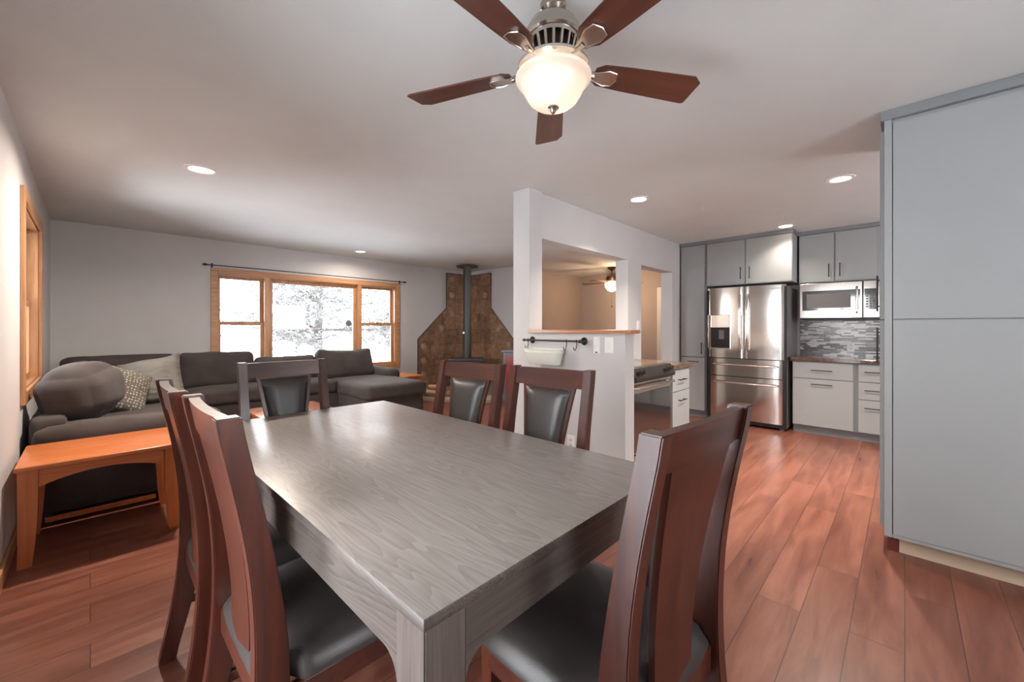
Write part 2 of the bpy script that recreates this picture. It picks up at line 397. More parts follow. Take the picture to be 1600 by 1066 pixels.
# ---------------------------------------------------------------- mesh helpers
class MB:
    def __init__(s): s.bm = bmesh.new(); s.T = Matrix.Identity(4)
    def _merge(s, b2, mat=None):
        if mat is not None: b2.transform(mat)
        b2.transform(s.T)
        me = bpy.data.meshes.new('tmp'); b2.to_mesh(me); b2.free()
        s.bm.from_mesh(me); bpy.data.meshes.remove(me)
        return s
    def box(s, a, b, bev=0.0, seg=2, mat=None):
        t = bmesh.new()
        lo = [min(a[i], b[i]) for i in range(3)]; hi = [max(a[i], b[i]) for i in range(3)]
        vs = [t.verts.new((hi[0] if i & 1 else lo[0], hi[1] if i & 2 else lo[1], hi[2] if i & 4 else lo[2])) for i in range(8)]
        for f in ((0, 2, 3, 1), (4, 5, 7, 6), (0, 1, 5, 4), (2, 6, 7, 3), (0, 4, 6, 2), (1, 3, 7, 5)):
            t.faces.new([vs[k] for k in f])
        if bev > 0:
            bmesh.ops.bevel(t, geom=list(t.edges), offset=bev, segments=seg, affect='EDGES', profile=0.5)
        return s._merge(t, mat)
    def cyl(s, c, r, h, axis='Z', n=24, r2=None, bev=0.0):
        """centred at c, length h along the axis"""
        t = bmesh.new()
        bmesh.ops.create_cone(t, cap_ends=True, segments=n, radius1=r, radius2=r if r2 is None else r2, depth=h)
        if bev > 0:
            es = [e for e in t.edges if all(abs(abs(v.co.z) - h / 2) < 1e-6 for v in e.verts)]
            bmesh.ops.bevel(t, geom=es, offset=bev, segments=2, affect='EDGES')
        R = {'Z': Matrix.Identity(4), 'X': Matrix.Rotation(PI / 2, 4, 'Y'), 'Y': Matrix.Rotation(-PI / 2, 4, 'X')}[axis]
        return s._merge(t, Matrix.Translation(c) @ R)
    def lathe(s, prof, c=(0, 0, 0), n=40, mat=None):
        t = bmesh.new(); rings = []
        for r, z in prof:
            if r < 1e-6: rings.append([t.verts.new((0, 0, z))])
            else: rings.append([t.verts.new((r * math.cos(2 * PI * i / n), r * math.sin(2 * PI * i / n), z)) for i in range(n)])
        for A, B in zip(rings, rings[1:]):
            for i in range(n):
                j = (i + 1) % n
                if len(A) == 1 and len(B) == 1: continue
                if len(A) == 1: t.faces.new((A[0], B[i], B[j]))
                elif len(B) == 1: t.faces.new((A[i], A[j], B[0]))
                else: t.faces.new((A[i], A[j], B[j], B[i]))
        bmesh.ops.recalc_face_normals(t, faces=t.faces)
        m = Matrix.Translation(c)
        return s._merge(t, m if mat is None else mat @ m)
    def tube(s, pts, r, n=10, caps=True, rs=None):
        pts = [Vector(p) for p in pts]; t = bmesh.new(); rings = []
        prev = None
        for i, p in enumerate(pts):
            d = (pts[min(i + 1, len(pts) - 1)] - pts[max(i - 1, 0)]).normalized()
            up = prev if prev is not None else (Vector((0, 0, 1)) if abs(d.z) < 0.9 else Vector((1, 0, 0)))
            a = d.cross(up).normalized(); bb = a.cross(d).normalized(); prev = bb
            rr = rs[i] if rs else r
            rings.append([t.verts.new(p + (a * math.cos(2 * PI * k / n) + bb * math.sin(2 * PI * k / n)) * rr) for k in range(n)])
        for A, B in zip(rings, rings[1:]):
            for k in range(n):
                t.faces.new((A[k], A[(k + 1) % n], B[(k + 1) % n], B[k]))
        if caps:
            t.faces.new(rings[0][::-1]); t.faces.new(rings[-1])
        bmesh.ops.recalc_face_normals(t, faces=t.faces)
        return s._merge(t)
    def prism(s, poly, z0, z1, bev=0.0, mat=None):
        """2-D polygon (x, y) extruded z0..z1"""
        t = bmesh.new()
        A = [t.verts.new((x, y, z0)) for x, y in poly]; B = [t.verts.new((x, y, z1)) for x, y in poly]
        n = len(poly)
        t.faces.new(A[::-1]); t.faces.new(B)
        for i in range(n): t.faces.new((A[i], A[(i + 1) % n], B[(i + 1) % n], B[i]))
        bmesh.ops.recalc_face_normals(t, faces=t.faces)
        if bev > 0: bmesh.ops.bevel(t, geom=list(t.edges), offset=bev, segments=2, affect='EDGES')
        return s._merge(t, mat)
    def sweep(s, secs, closed_ends=True):
        """list of rings (equal counts of 3-D points)"""
        t = bmesh.new()
        R = [[t.verts.new(p) for p in sec] for sec in secs]
        n = len(secs[0])
        for A, B in zip(R, R[1:]):
            for k in range(n): t.faces.new((A[k], A[(k + 1) % n], B[(k + 1) % n], B[k]))
        if closed_ends: t.faces.new(R[0][::-1]); t.faces.new(R[-1])
        bmesh.ops.recalc_face_normals(t, faces=t.faces)
        return s._merge(t)
    def cushion(s, c, h, r=0.06, puff=(0, 0, 0.02), n=14, wr=0.008, seed=0, mat=None, sag=0.0):
        """soft rounded block: half sizes h, corner radius r, bulge per axis"""
        t = bmesh.new()
        idx = {}
        def V(i, j, k):
            key = (i, j, k)
            if key not in idx:
                u = Vector((2 * i / n - 1, 2 * j / n - 1, 2 * k / n - 1))
                p = Vector((u.x * h[0], u.y * h[1], u.z * h[2]))
                inn = Vector([max(-(h[q] - r), min(h[q] - r, p[q])) for q in range(3)])
                d = p - inn
                if d.length > 1e-9: p = inn + d.normalized() * r
                for q in range(3):
                    a, b2 = [x for x in range(3) if x != q]
                    p[q] += u[q] * puff[q] * (1 - u[a] ** 2) * (1 - u[b2] ** 2)
                if sag: p.z -= sag * (1 - u.x ** 2) * max(0, u.z)
                nn = noise.noise_vector(p * 5 + Vector((seed * 7.3, seed * 3.1, 0)))
                p += nn * wr
                idx[key] = t.verts.new(p)
            return idx[key]
        for i in range(n):
            for j in range(n):
                for k in (0, n):
                    t.faces.new((V(i, j, k), V(i + 1, j, k), V(i + 1, j + 1, k), V(i, j + 1, k)))
                    t.faces.new((V(i, k, j), V(i + 1, k, j), V(i + 1, k, j + 1), V(i, k, j + 1)))
                    t.faces.new((V(k, i, j), V(k, i + 1, j), V(k, i + 1, j + 1), V(k, i, j + 1)))
        bmesh.ops.recalc_face_normals(t, faces=t.faces)
        m = Matrix.Translation(c)
        return s._merge(t, m if mat is None else m @ mat)
    def pillow(s, w, T, n=20, seed=0, wr=0.006):
        """square pillow in the local XY plane, thickness along Z"""
        t = bmesh.new(); top = {}; bot = {}
        for i in range(n + 1):
            for j in range(n + 1):
                u = 2 * i / n - 1; v = 2 * j / n - 1
                k = (1 - abs(u) ** 2.4) * (1 - abs(v) ** 2.4)
                th = T / 2 * max(0, k) ** 0.42
                x = u * w / 2 * (1 - 0.07 * (1 - v * v)); y = v * w / 2 * (1 - 0.07 * (1 - u * u))
                nn = noise.noise(Vector((x * 7 + seed, y * 7, seed * 2.0))) * wr
                edge = i in (0, n) or j in (0, n)
                top[i, j] = t.verts.new((x, y, th + nn))
                bot[i, j] = top[i, j] if edge else t.verts.new((x, y, -th + nn))
        for i in range(n):
            for j in range(n):
                t.faces.new((top[i, j], top[i + 1, j], top[i + 1, j + 1], top[i, j + 1]))
                t.faces.new((bot[i, j], bot[i, j + 1], bot[i + 1, j + 1], bot[i + 1, j]))
        return s._merge(t)
    def build(s, name, m, parent=None, smooth=None, label=None):
        me = bpy.data.meshes.new(name)
        s.bm.to_mesh(me); s.bm.free()
        o = bpy.data.objects.new(name, me)
        C.objects.link(o)
        me.materials.append(m)
        if smooth:
            for p in me.polygons: p.use_smooth = True
            if smooth is not True:
                try: me.set_sharp_from_angle(angle=math.radians(smooth))
                except Exception: pass
        if parent is not None: o.parent = parent
        if label: o['label'] = label
        return o

def thing(name, label, cat, loc=(0, 0, 0), rz=0.0, group=None):
    o = bpy.data.objects.new(name, None); C.objects.link(o)
    o.empty_display_size = 0.1
    o.location = loc; o.rotation_euler = (0, 0, rz)
    o['label'] = label; o['category'] = cat
    if group: o['group'] = group
    return o
def tag(o, label, cat, group=None, kind=None):
    o['label'] = label; o['category'] = cat
    if group: o['group'] = group
    if kind: o['kind'] = kind
    return o
def struct(o, label=None, cat=None):
    o['kind'] = 'structure'
    if label: o['label'] = label
    if cat: o['category'] = cat
    return o
def kids(o): return [c for c in bpy.data.objects if c.parent == o]
def dup(root, loc, rz, label, tilt=None):
    r = root.copy(); C.objects.link(r); r.location = loc; r.rotation_euler = (0, 0, rz); r['label'] = label
    for ch in kids(root):
        c = ch.copy(); C.objects.link(c); c.parent = r
        for g in kids(ch):
            d = g.copy(); C.objects.link(d); d.parent = c
    return r

# ================================================================= ROOM
XL, YB, XR, YS, XK = -0.31, 6.85, 5.785, -2.3, 6.6      # left wall, far wall, living right wall, south wall, kitchen wall
T = 0.16
struct(MB().box((XL - T, YS - T, -0.1), (8.5, YB + T, 0)).build('floor', M['floor']), 'red-brown wide plank wooden floor through the whole room', 'floor')
struct(MB().box((XL - T, YS - T, H), (8.5, YB + T, H + 0.1)).build('ceiling', M['ceiling']), 'smooth pale grey painted ceiling over dining, living and kitchen areas', 'ceiling')
# far wall with window opening
WX0, WX1, WZ0, WZ1 = 1.215, 3.965, 0.58, 2.02
m = MB()
m.box((XL - T, YB, 0), (WX0, YB + T, H)).box((WX1, YB, 0), (8.5, YB + T, H))
m.box((WX0, YB, 0), (WX1, YB + T, WZ0)).box((WX0, YB, WZ1), (WX1, YB + T, H))
struct(m.build('wall_far', M['wall']), 'pale grey wall behind the sofa with the wide window', 'wall')
# left wall with window and glass door opening
m = MB()
LY0, LY1, LZ0, LZ1 = 4.11, 5.35, 0.84, 2.11
DY0, DY1, DZ1 = 0.55, 1.65, 2.08
m.box((XL - T, YS - T, 0), (XL, DY0, H)).box((XL - T, DY0, DZ1), (XL, DY1, H)).box((XL - T, DY1, 0), (XL, LY0, H))
m.box((XL - T, LY0, 0), (XL, LY1, LZ0)).box((XL - T, LY0, LZ1), (XL, LY1, H)).box((XL - T, LY1, 0), (XL, YB, H))
struct(m.build('wall_left', M['wall']), 'pale grey wall at the left with the narrow oak window', 'wall')
# living room right wall stub (stove corner), hall walls
struct(MB().box((XR, 5.53, 0), (XR + T, YB, H)).build('wall_stove_side', M['wall']), 'pale grey wall right of the wood stove', 'wall')
struct(MB().box((XR + T, 5.53, 0), (8.26, 5.53 + T, H)).build('wall_hall_back', M['hallwall']), 'brownish grey hall wall seen through the pass-through opening', 'wall')
struct(MB().box((8.1, 1.2, 0), (8.26, 5.53, H)).build('wall_hall_end', M['hallwall']), 'brownish grey end wall of the hall behind the hanging fan', 'wall')
# kitchen / pass-through wall
WYa, WYb = 2.36, 2.52
m = MB()
m.box((2.63, WYa - 0.03, 0), (2.80, WYb, H))                 # column
m.box((2.80, WYa, 0), (4.42, WYb, 1.22)).box((2.80, WYa, 2.075), (4.42, WYb, H))
m.box((4.42, WYa, 0), (4.76, WYb, H))
m.box((4.76, WYa, 2.05), (5.70, WYb, H))
m.box((5.70, WYa, 0), (XK + T, WYb, H))
struct(m.build('wall_kitchen_left', M['wall']), 'pale grey wall with the pass-through opening and hall doorway', 'wall')
struct(MB().box((XK, YS - T, 0), (XK + T, WYa, H)).build('wall_kitchen_back', M['wall']), 'pale grey kitchen wall behind refrigerator and cabinets', 'wall')
struct(MB().box((XK + T, 1.1, 0), (8.26, 1.2, H)).build('wall_hall_side', M['hallwall']), 'side wall of the hall beyond the doorway', 'wall')
struct(MB().box((2.63, 1.424, 0), (2.76, WYa - 0.03, 1.225)).build('wall_half', M['wall']), 'pale grey half-height wall with the black rail and switches', 'wall')
m = MB()
m.box((XL, YS - T, 0), (0.6, YS, H)).box((2.0, YS - T, 0), (4.35, YS, H)).box((0.6, YS - T, 0), (2.0, YS, 0.9)).box((5.65, YS - T, 0), (XK, YS, H))
m.box((0.6, YS - T, 2.1), (2.0, YS, H)).box((4.35, YS - T, 0), (5.65, YS, 1.0)).box((4.35, YS - T, 2.1), (5.65, YS, H))  # both gaps in this wall are unseen, added to let daylight in
struct(m.build('wall_near', M['wall']), 'pale grey wall behind the viewer', 'wall')
# baseboard
struct(MB().box((XL, 2.15, 0), (XL + 0.015, 6.84, 0.09), 0.004).build('baseboard_left', M['oaky']), 'thin oak baseboard along the left wall', 'baseboard')
struct(MB().box((2.616, 1.41, 0), (2.63, 2.33, 0.08), 0.003).build('baseboard_half', M['whitepaint']), 'white baseboard along the half-height wall', 'baseboard')

# wooden sill on the half wall
s = MB().prism([(2.595, 2.329), (2.595, 1.41), (2.625, 1.375), (2.765, 1.375), (2.80, 1.41), (2.80, 2.329)], 1.226, 1.252, 0.006).build('trim_1', M['sill'], smooth=40)
struct(s, 'honey oak ledge capping the half-height wall', 'ledge')

# ---------------- windows
def sash(m, x0, x1, z0, z1, y, w=0.035, d=0.03):
    m.box((x0, y, z0), (x0 + w, y + d, z1), 0.004).box((x1 - w, y, z0), (x1, y + d, z1), 0.004)
    m.box((x0 + w, y, z0), (x1 - w, y + d, z0 + w), 0.004).box((x0 + w, y, z1 - w), (x1 - w, y + d, z1), 0.004)
win = thing('window_1', 'wide three-part oak window behind the sofa looking onto a snowy tree', 'window'); win['kind'] = 'structure'
m = MB()   # casing
m.box((1.146, YB - 0.022, 0.515), (1.225, YB + 0.0, 2.095), 0.005).box((3.96, YB - 0.022, 0.515), (4.04, YB, 2.095), 0.005)
m.box((1.225, YB - 0.022, 2.015), (3.96, YB, 2.095), 0.005).box((1.225, YB - 0.022, 0.515), (3.96, YB, 0.59), 0.005)
m.build('window_casing', M['oakx'], win)
m = MB()   # jamb liner and mullions
m.box((WX0, YB, WZ0), (WX0 + 0.02, YB + T, WZ1)).box((WX1 - 0.02, YB, WZ0), (WX1, YB + T, WZ1))
m.box((WX0, YB, WZ1 - 0.02), (WX1, YB + T, WZ1)).box((WX0, YB, WZ0), (WX1, YB + T, WZ0 + 0.02))
m.box((1.80, YB - 0.015, WZ0), (1.87, YB + T, WZ1), 0.004).box((3.235, YB - 0.015, WZ0), (3.30, YB + T, WZ1), 0.004)
m.build('window_frame', M['oak'], win)
m = MB(); sash(m, 1.87, 3.235, 0.60, 2.0, YB + 0.06, 0.055)
m.build('center_sash', M['oak'], win)
for a, b in ((1.235, 1.80), (3.30, 3.945)):
    m = MB(); sash(m, a, b, 1.32, 2.0, YB + 0.10, 0.04); m.build('upper_sash', M['oak'], win)
    m = MB(); sash(m, a, b, 0.60, 1.345, YB + 0.065, 0.04); m.build('lower_sash', M['oak'], win)
    MB().box(((a + b) / 2 - 0.03, YB + 0.045, 1.345), ((a + b) / 2 + 0.03, YB + 0.09, 1.365), 0.004).build('sash_lock', M['nickel'], win)
MB().box((1.9, YB + 0.072, 0.63), (3.21, YB + 0.078, 1.97)).build('glass_pane', M['glass'], win)
for a, b in ((1.26, 1.77), (3.33, 3.92)):
    MB().box((a, YB + 0.112, 1.35), (b, YB + 0.118, 1.97)).build('glass_pane', M['glass'], win)
    MB().box((a, YB + 0.078, 0.63), (b, YB + 0.083, 1.32)).build('glass_pane', M['glass'], win)
t = tag(MB().cyl((3.10, YB + 0.066, 1.345), 0.055, 0.010, 'Y', 32, bev=0.003).build('window_thermometer', M['midplastic'], smooth=40),
        'small round grey dial stuck on the middle window pane', 'thermometer')
# curtain rod
cr = thing('curtain_rod', 'thin dark curtain rod mounted just above the wide window', 'curtain rod', (2.6, YB - 0.06, 2.125))
MB().cyl((0, 0, 0), 0.007, 3.0, 'X', 12).build('rod', M['iron'], cr, 40)
for sx in (-1, 1):
    MB().lathe([(0, -0.03), (0.012, -0.025), (0.018, 0), (0.012, 0.022), (0.006, 0.03), (0, 0.03)], n=16, mat=Matrix.Translation((sx * 1.525, 0, 0)) @ Matrix.Rotation(PI / 2, 4, 'Y')).build('finial', M['iron'], cr, 40)
    MB().box((sx * 1.44 - 0.008, 0, -0.008), (sx * 1.44 + 0.008, 0.06, 0.008), 0.002).box((sx * 1.44 - 0.012, 0.052, -0.035), (sx * 1.44 + 0.012, 0.06, 0.03), 0.002).build('bracket', M['iron'], cr)

win = thing('window_2', 'tall narrow oak double-hung window in the left wall beside the sofa', 'window'); win['kind'] = 'structure'
m = MB()
m.box((XL, 4.04, 0.77), (XL + 0.022, 4.11, 2.18), 0.005).box((XL, 5.35, 0.77), (XL + 0.022, 5.43, 2.18), 0.005)
m.box((XL, 4.11, 2.10), (XL + 0.022, 5.35, 2.18), 0.005).box((XL, 4.11, 0.77), (XL + 0.022, 5.35, 0.85), 0.005)
m.build('window_casing', M['oak'], win)
m = MB()
m.box((XL - T, 4.11, 0.84), (XL, 4.13, 2.11)).box((XL - T, 5.33, 0.84), (XL, 5.35, 2.11))
m.box((XL - T, 4.13, 2.09), (XL, 5.33, 2.11)).box((XL - T, 4.13, 0.84), (XL, 5.33, 0.86))
m.build('window_frame', M['oak'], win)
def sashx(m, y0, y1, z0, z1, x, w=0.04, d=0.03):
    m.box((x, y0, z0), (x + d, y0 + w, z1), 0.004).box((x, y1 - w, z0), (x + d, y1, z1), 0.004)
    m.box((x, y0 + w, z0), (x + d, y1 - w, z0 + w), 0.004).box((x, y0 + w, z1 - w), (x + d, y1 - w, z1), 0.004)
m = MB(); sashx(m, 4.13, 5.33, 1.46, 2.09, XL - 0.11); m.build('upper_sash', M['oak'], win)
m = MB(); sashx(m, 4.13, 5.33, 0.86, 1.49, XL - 0.075); m.build('lower_sash', M['oak'], win)
MB().box((XL - 0.098, 4.16, 1.49), (XL - 0.092, 5.30, 2.06)).build('glass_pane', M['glass'], win)
MB().box((XL - 0.063, 4.16, 0.89), (XL - 0.057, 5.30, 1.46)).build('glass_pane', M['glass'], win)
# glass door in the left wall beside the table (outside the frame, seen in reflections)
d = thing('door_1', 'wide glass sliding door in the left wall beside the dining table', 'door'); d['kind'] = 'structure'
m = MB(); sashx(m, 0.55, 1.13, 0.0, 2.08, XL - 0.08, 0.06, 0.04); sashx(m, 1.07, 1.65, 0.0, 2.08, XL - 0.13, 0.06, 0.04)
m.build('door_frame', M['whitepaint'], d)
MB().box((XL - 0.065, 0.6, 0.05), (XL - 0.06, 1.08, 2.03)).build('glass_pane', M['glass'], d)
MB().box((XL - 0.115, 1.12, 0.05), (XL - 0.11, 1.60, 2.03)).build('glass_pane', M['glass'], d)

# hall door and casing beyond the doorway
dd = thing('door_2', 'white hall door with white casing seen through the kitchen doorway', 'door'); dd['kind'] = 'structure'
m = MB().box((8.075, 3.57, 0), (8.1, 3.66, 2.09), 0.004).box((8.075, 2.68, 0), (8.1, 2.77, 2.09), 0.004).box((8.075, 2.77, 2.0), (8.1, 3.57, 2.09), 0.004)
m.build('door_casing', M['whitepaint'], dd)
MB().box((8.08, 2.77, 0.01), (8.1, 3.57, 2.0), 0.003).build('door_panel', M['wall'], dd)

# ================================================================= OUTSIDE
gr = MB(); gr.box((-30, YB + T + 0.02, -0.75), (40, 45, -0.55)); gr.box((-30, -30, -0.75), (XL - T - 0.02, YB + T + 0.02, -0.55))
gr.box((XL - T - 0.02, -30, -0.75), (40, YS - T - 0.02, -0.55))
struct(gr.build('snowy_ground', M['snow']), 'bright snow covered ground outside the windows', 'ground')
def tree(loc, hgt, seed, label, r0=0.13):
    rnd = random.Random(seed)
    root = thing('snowy_tree', label, 'tree', loc)
    tr = MB(); nd = MB()
    def branch(p, d, L, r, depth):
        pts = [p]; rs = [r]; q = p.copy(); dv = d.copy()
        n = 6
        for i in range(n):
            dv = (dv + Vector((rnd.uniform(-1, 1), rnd.uniform(-1, 1), rnd.uniform(-0.5, 0.6))) * 0.16).normalized()
            q = q + dv * L / n; pts.append(q.copy()); rs.append(r * (1 - 0.75 * (i + 1) / n))
        tr.tube(pts, r, 6 if depth < 2 else 4, True, rs)
        if depth < 3:
            for i in range(1, n + 1):
                for k in range(1 if depth == 0 else 2):
                    if rnd.random() < 0.85:
                        dd = (dv * 0.5 + Vector((rnd.uniform(-1, 1), rnd.uniform(-1, 1), rnd.uniform(-0.5, 0.5)))).normalized()
                        branch(pts[i], dd, L * rnd.uniform(0.35, 0.6), max(0.006, rs[i] * 0.5), depth + 1)
        if depth >= 2:
            for i in range(2, n + 1):
                if rnd.random() < 0.45:
                    c = pts[i]
                    for k in range(4):
                        e = c + Vector((rnd.uniform(-1, 1), rnd.uniform(-1, 1), rnd.uniform(-1, .6))) * 0.09
                        nd.tube([c, e], 0.006, 3, True, [0.012, 0.004])
    pts = []; rs = []
    for i in range(13):
        pts.append(Vector((0.06 * math.sin(i * 1.3), 0.05 * math.cos(i), hgt * i / 12))); rs.append(r0 * (1 - 0.75 * i / 12))
    tr.tube(pts, r0, 10, True, rs)
    for i in range(3, 13):
        for k in range(3):
            a = rnd.uniform(0, 2 * PI)
            dd = Vector((math.cos(a), math.sin(a), rnd.uniform(-0.05, 0.35))).normalized()
            branch(pts[i], dd, (hgt * 0.5) * (1.15 - 0.7 * i / 12), rs[i] * 0.45, 1)
    tr.build('trunk_and_branches', M['bark'], root); nd.build('needles', M['needle'], root)
tree((4.75, 12.6, -0.55), 5.2, 3, 'snow dusted tree with forked trunk outside the wide window', 0.16)
tree((9.6, 15.5, -0.55), 3.6, 11, 'smaller snowy tree showing in the right-hand window pane', 0.09)
tree((1.9, 26.0, -0.55), 3.0, 5, 'small distant tree low in the left-hand window pane', 0.10)

exec_after = []
# ================================================================= DINING TABLE
TZ = 0.785
tb = thing('dining_table', 'large rectangular grey-brown oak dining table in the foreground', 'table', (0.870, 1.535, 0), math.radians(0.35))
tw, tl = 0.492, 0.958
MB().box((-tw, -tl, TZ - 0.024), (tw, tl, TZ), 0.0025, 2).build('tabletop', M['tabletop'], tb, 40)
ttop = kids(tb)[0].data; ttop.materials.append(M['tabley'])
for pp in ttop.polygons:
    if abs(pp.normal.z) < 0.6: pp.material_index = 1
def apron_poly(L, z0, z1, r):
    p = [(-L, z1), (-L, z0 - r)]
    for i in range(1, 9):
        a = PI - (PI / 2) * i / 8
        p.append((-L + r + r * math.cos(a), z0 - r + r * math.sin(a)))
    for i in range(0, 8):
        a = PI / 2 - (PI / 2) * i / 8
        p.append((L - r + r * math.cos(a), z0 - r + r * math.sin(a)))
    p += [(L, z0 - r), (L, z1)]
    return p
for sy in (-1, 1):
    y = sy * (tl - 0.018)
    mt = Matrix.Translation((0, y + 0.011, 0)) @ Matrix.Rotation(PI / 2, 4, 'X')
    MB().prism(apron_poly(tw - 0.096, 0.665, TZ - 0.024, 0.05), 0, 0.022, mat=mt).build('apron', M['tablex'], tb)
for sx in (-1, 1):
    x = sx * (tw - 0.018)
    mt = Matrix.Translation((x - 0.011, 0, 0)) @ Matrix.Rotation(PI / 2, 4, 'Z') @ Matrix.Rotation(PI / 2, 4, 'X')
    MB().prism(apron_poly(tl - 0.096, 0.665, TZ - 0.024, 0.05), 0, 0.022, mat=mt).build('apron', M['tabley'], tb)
for sx in (-1, 1):
    for sy in (-1, 1):
        cx, cy = sx * (tw - 0.051), sy * (tl - 0.051)
        m = MB(); secs = []
        for z, k in ((0, 0.034), (0.35, 0.040), (0.58, 0.0455), (TZ - 0.024, 0.0455)):
            ox, oy = cx + sx * (0.0455 - k), cy + sy * (0.0455 - k)
            secs.append([(ox - k, oy - k, z), (ox + k, oy - k, z), (ox + k, oy + k, z), (ox - k, oy + k, z)])
        m.sweep(secs)
        bmesh.ops.bevel(m.bm, geom=list(m.bm.edges), offset=0.003, segments=2, affect='EDGES')
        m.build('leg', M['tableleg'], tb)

# ================================================================= DINING CHAIRS
def yprof(z):
    P = [(0, -0.262), (0.15, -0.225), (0.30, -0.196), (0.45, -0.182), (0.60, -0.188), (0.75, -0.206), (0.90, -0.234), (1.075, -0.272)]
    for (a, ya), (b, yb) in zip(P, P[1:]):
        if z <= b:
            t = (z - a) / (b - a); return ya + (yb - ya) * t
    return P[-1][1]
def ysm(z):
    return (yprof(max(0, z - 0.06)) + 2 * yprof(z) + yprof(min(1.075, z + 0.06))) / 4
def make_chair(label):
    t = thing('dining_chair', label, 'chair', group='dark cherry dining chairs around the table')
    for sx in (-1, 1):
        m = MB(); secs = []
        for i in range(23):
            z = 1.075 * i / 22; y = ysm(z)
            k = 0.021; dpt = 0.024 + 0.013 * math.exp(-((z - 0.42) / 0.26) ** 2)
            cx = sx * 0.213
            secs.append([(cx - k, y - dpt, z), (cx + k, y - dpt, z), (cx + k, y + dpt, z), (cx - k, y + dpt, z)])
        m.sweep(secs)
        bmesh.ops.bevel(m.bm, geom=[e for e in m.bm.edges if abs(e.calc_face_angle(0)) > 0.9], offset=0.003, segments=2, affect='EDGES')
        m.build('back_leg', M['cherry'], t, 35)
    # top rail
    m = MB(); secs = []
    for i in range(11):
        u = i / 10 * 2 - 1; x = u * 0.193; bow = -0.010 * (1 - u * u)
        a, b = ysm(0.988) + bow, ysm(1.070) + bow
        secs.append([(x, a - 0.013, 0.988), (x, a + 0.013, 0.988), (x, b + 0.013, 1.070), (x, b - 0.013, 1.070)])
    m.sweep(secs); m.build('top_rail', M['cherryx'], t, 35)
    # splat: timber shell behind, padded leather in front
    def hw(z):
        k = max(0.0, (z - 0.44) / 0.548)
        return 0.088 + 0.060 * k ** 1.6
    m = MB(); secs = []
    for i in range(15):
        z = 0.43 + 0.563 * i / 14; y = ysm(z) - 0.004; h_ = hw(z)
        secs.append([(-h_, y - 0.010, z), (0, y - 0.016, z), (h_, y - 0.010, z), (h_, y + 0.006, z), (-h_, y + 0.006, z)])
    m.sweep(secs); sp = m.build('splat', M['cherry'], t, 35)
    m = MB(); secs = []; N = 8
    for i in range(23):
        q = i / 22; z = 0.475 + 0.503 * q; y = ysm(z) + 0.002
        h_ = hw(z) - 0.018; e = (1 - (2 * q - 1) ** 8) ** 0.5 if 0 < i < 22 else 0.12
        ring = []
        for k in range(N + 1):
            u = k / N * 2 - 1
            ring.append((u * h_, y + 0.005 + 0.026 * e * (1 - abs(u) ** 5) ** 0.6, z))
        ring += [(h_, y, z), (-h_, y, z)]
        secs.append(ring)
    m.sweep(secs); m.build('back_pad', M['leather'], t, 60, label='padded black leather back panel')
    # seat
    m = MB(); secs = []
    nx, ny = 16, 16
    b2 = bmesh.new(); top = {}; bot = {}
    for i in range(nx + 1):
        for j in range(ny + 1):
            u = 2 * i / nx - 1; v = 2 * j / ny - 1
            hwid = 0.236 + 0.014 * (v + 1) / 2
            # rounded corners
            x = u * hwid * (1 - 0.03 * abs(v) ** 6); y = 0.018 + v * 0.225 * (1 - 0.05 * abs(u) ** 4) 
            if v < -0.7: x = max(-0.188, min(0.188, x))
            e = (max(0, 1 - abs(u) ** 5) * max(0, 1 - abs(v) ** 5)) ** 0.4
            edge = i in (0, nx) or j in (0, ny)
            top[i, j] = b2.verts.new((x, y, 0.440 + 0.058 * e))
            bot[i, j] = b2.verts.new((x, y, 0.422))
    for i in range(nx):
        for j in range(ny):
            b2.faces.new((top[i, j], top[i + 1, j], top[i + 1, j + 1], top[i, j + 1]))
            b2.faces.new((bot[i, j], bot[i, j + 1], bot[i + 1, j + 1], bot[i + 1, j]))
    for i in range(nx):
        b2.faces.new((top[i, 0], bot[i, 0], bot[i + 1, 0], top[i + 1, 0])); b2.faces.new((top[i, ny], top[i + 1, ny], bot[i + 1, ny], bot[i, ny]))
        b2.faces.new((top[0, i], top[0, i + 1], bot[0, i + 1], bot[0, i])); b2.faces.new((top[nx, i], bot[nx, i], bot[nx, i + 1], top[nx, i + 1]))
    bmesh.ops.recalc_face_normals(b2, faces=b2.faces)
    m._merge(b2); m.build('seat', M['leather'], t, 60, label='padded black leather seat')
    m = MB()
    m.box((-0.20, 0.205, 0.360), (0.20, 0.228, 0.421), 0.003).box((-0.192, -0.205, 0.360), (0.192, -0.183, 0.435), 0.003)
    for sx in (-1, 1): m.box((sx * 0.214, -0.16, 0.360), (sx * 0.237, 0.205, 0.421), 0.003)
    m.build('seat_frame', M['cherryx'], t)
    for sx in (-1, 1):
        m = MB(); secs = []
        for z, k in ((0, 0.015), (0.3, 0.019), (0.421, 0.0215)):
            cx, cy = sx * 0.216, 0.207
            secs.append([(cx - k, cy - k, z), (cx + k, cy - k, z), (cx + k, cy + k, z), (cx - k, cy + k, z)])
        m.sweep(secs); m.build('front_leg', M['cherry'], t)
        MB().box((sx * 0.209 - 0.009, -0.19, 0.19), (sx * 0.209 + 0.009, 0.192, 0.222), 0.003).build('stretcher', M['cherryx'], t)
    return t
def at_back(bx, by, rz, off=0.27):
    f = (-math.sin(rz), math.cos(rz))
    return (bx + f[0] * off, by + f[1] * off, 0)
R = math.radians
c0 = make_chair('dark cherry chair on the left side of the table, the one nearest the viewer')
rz = R(-90); c0.location = at_back(0.205, 1.275, rz); c0.rotation_euler.z = rz
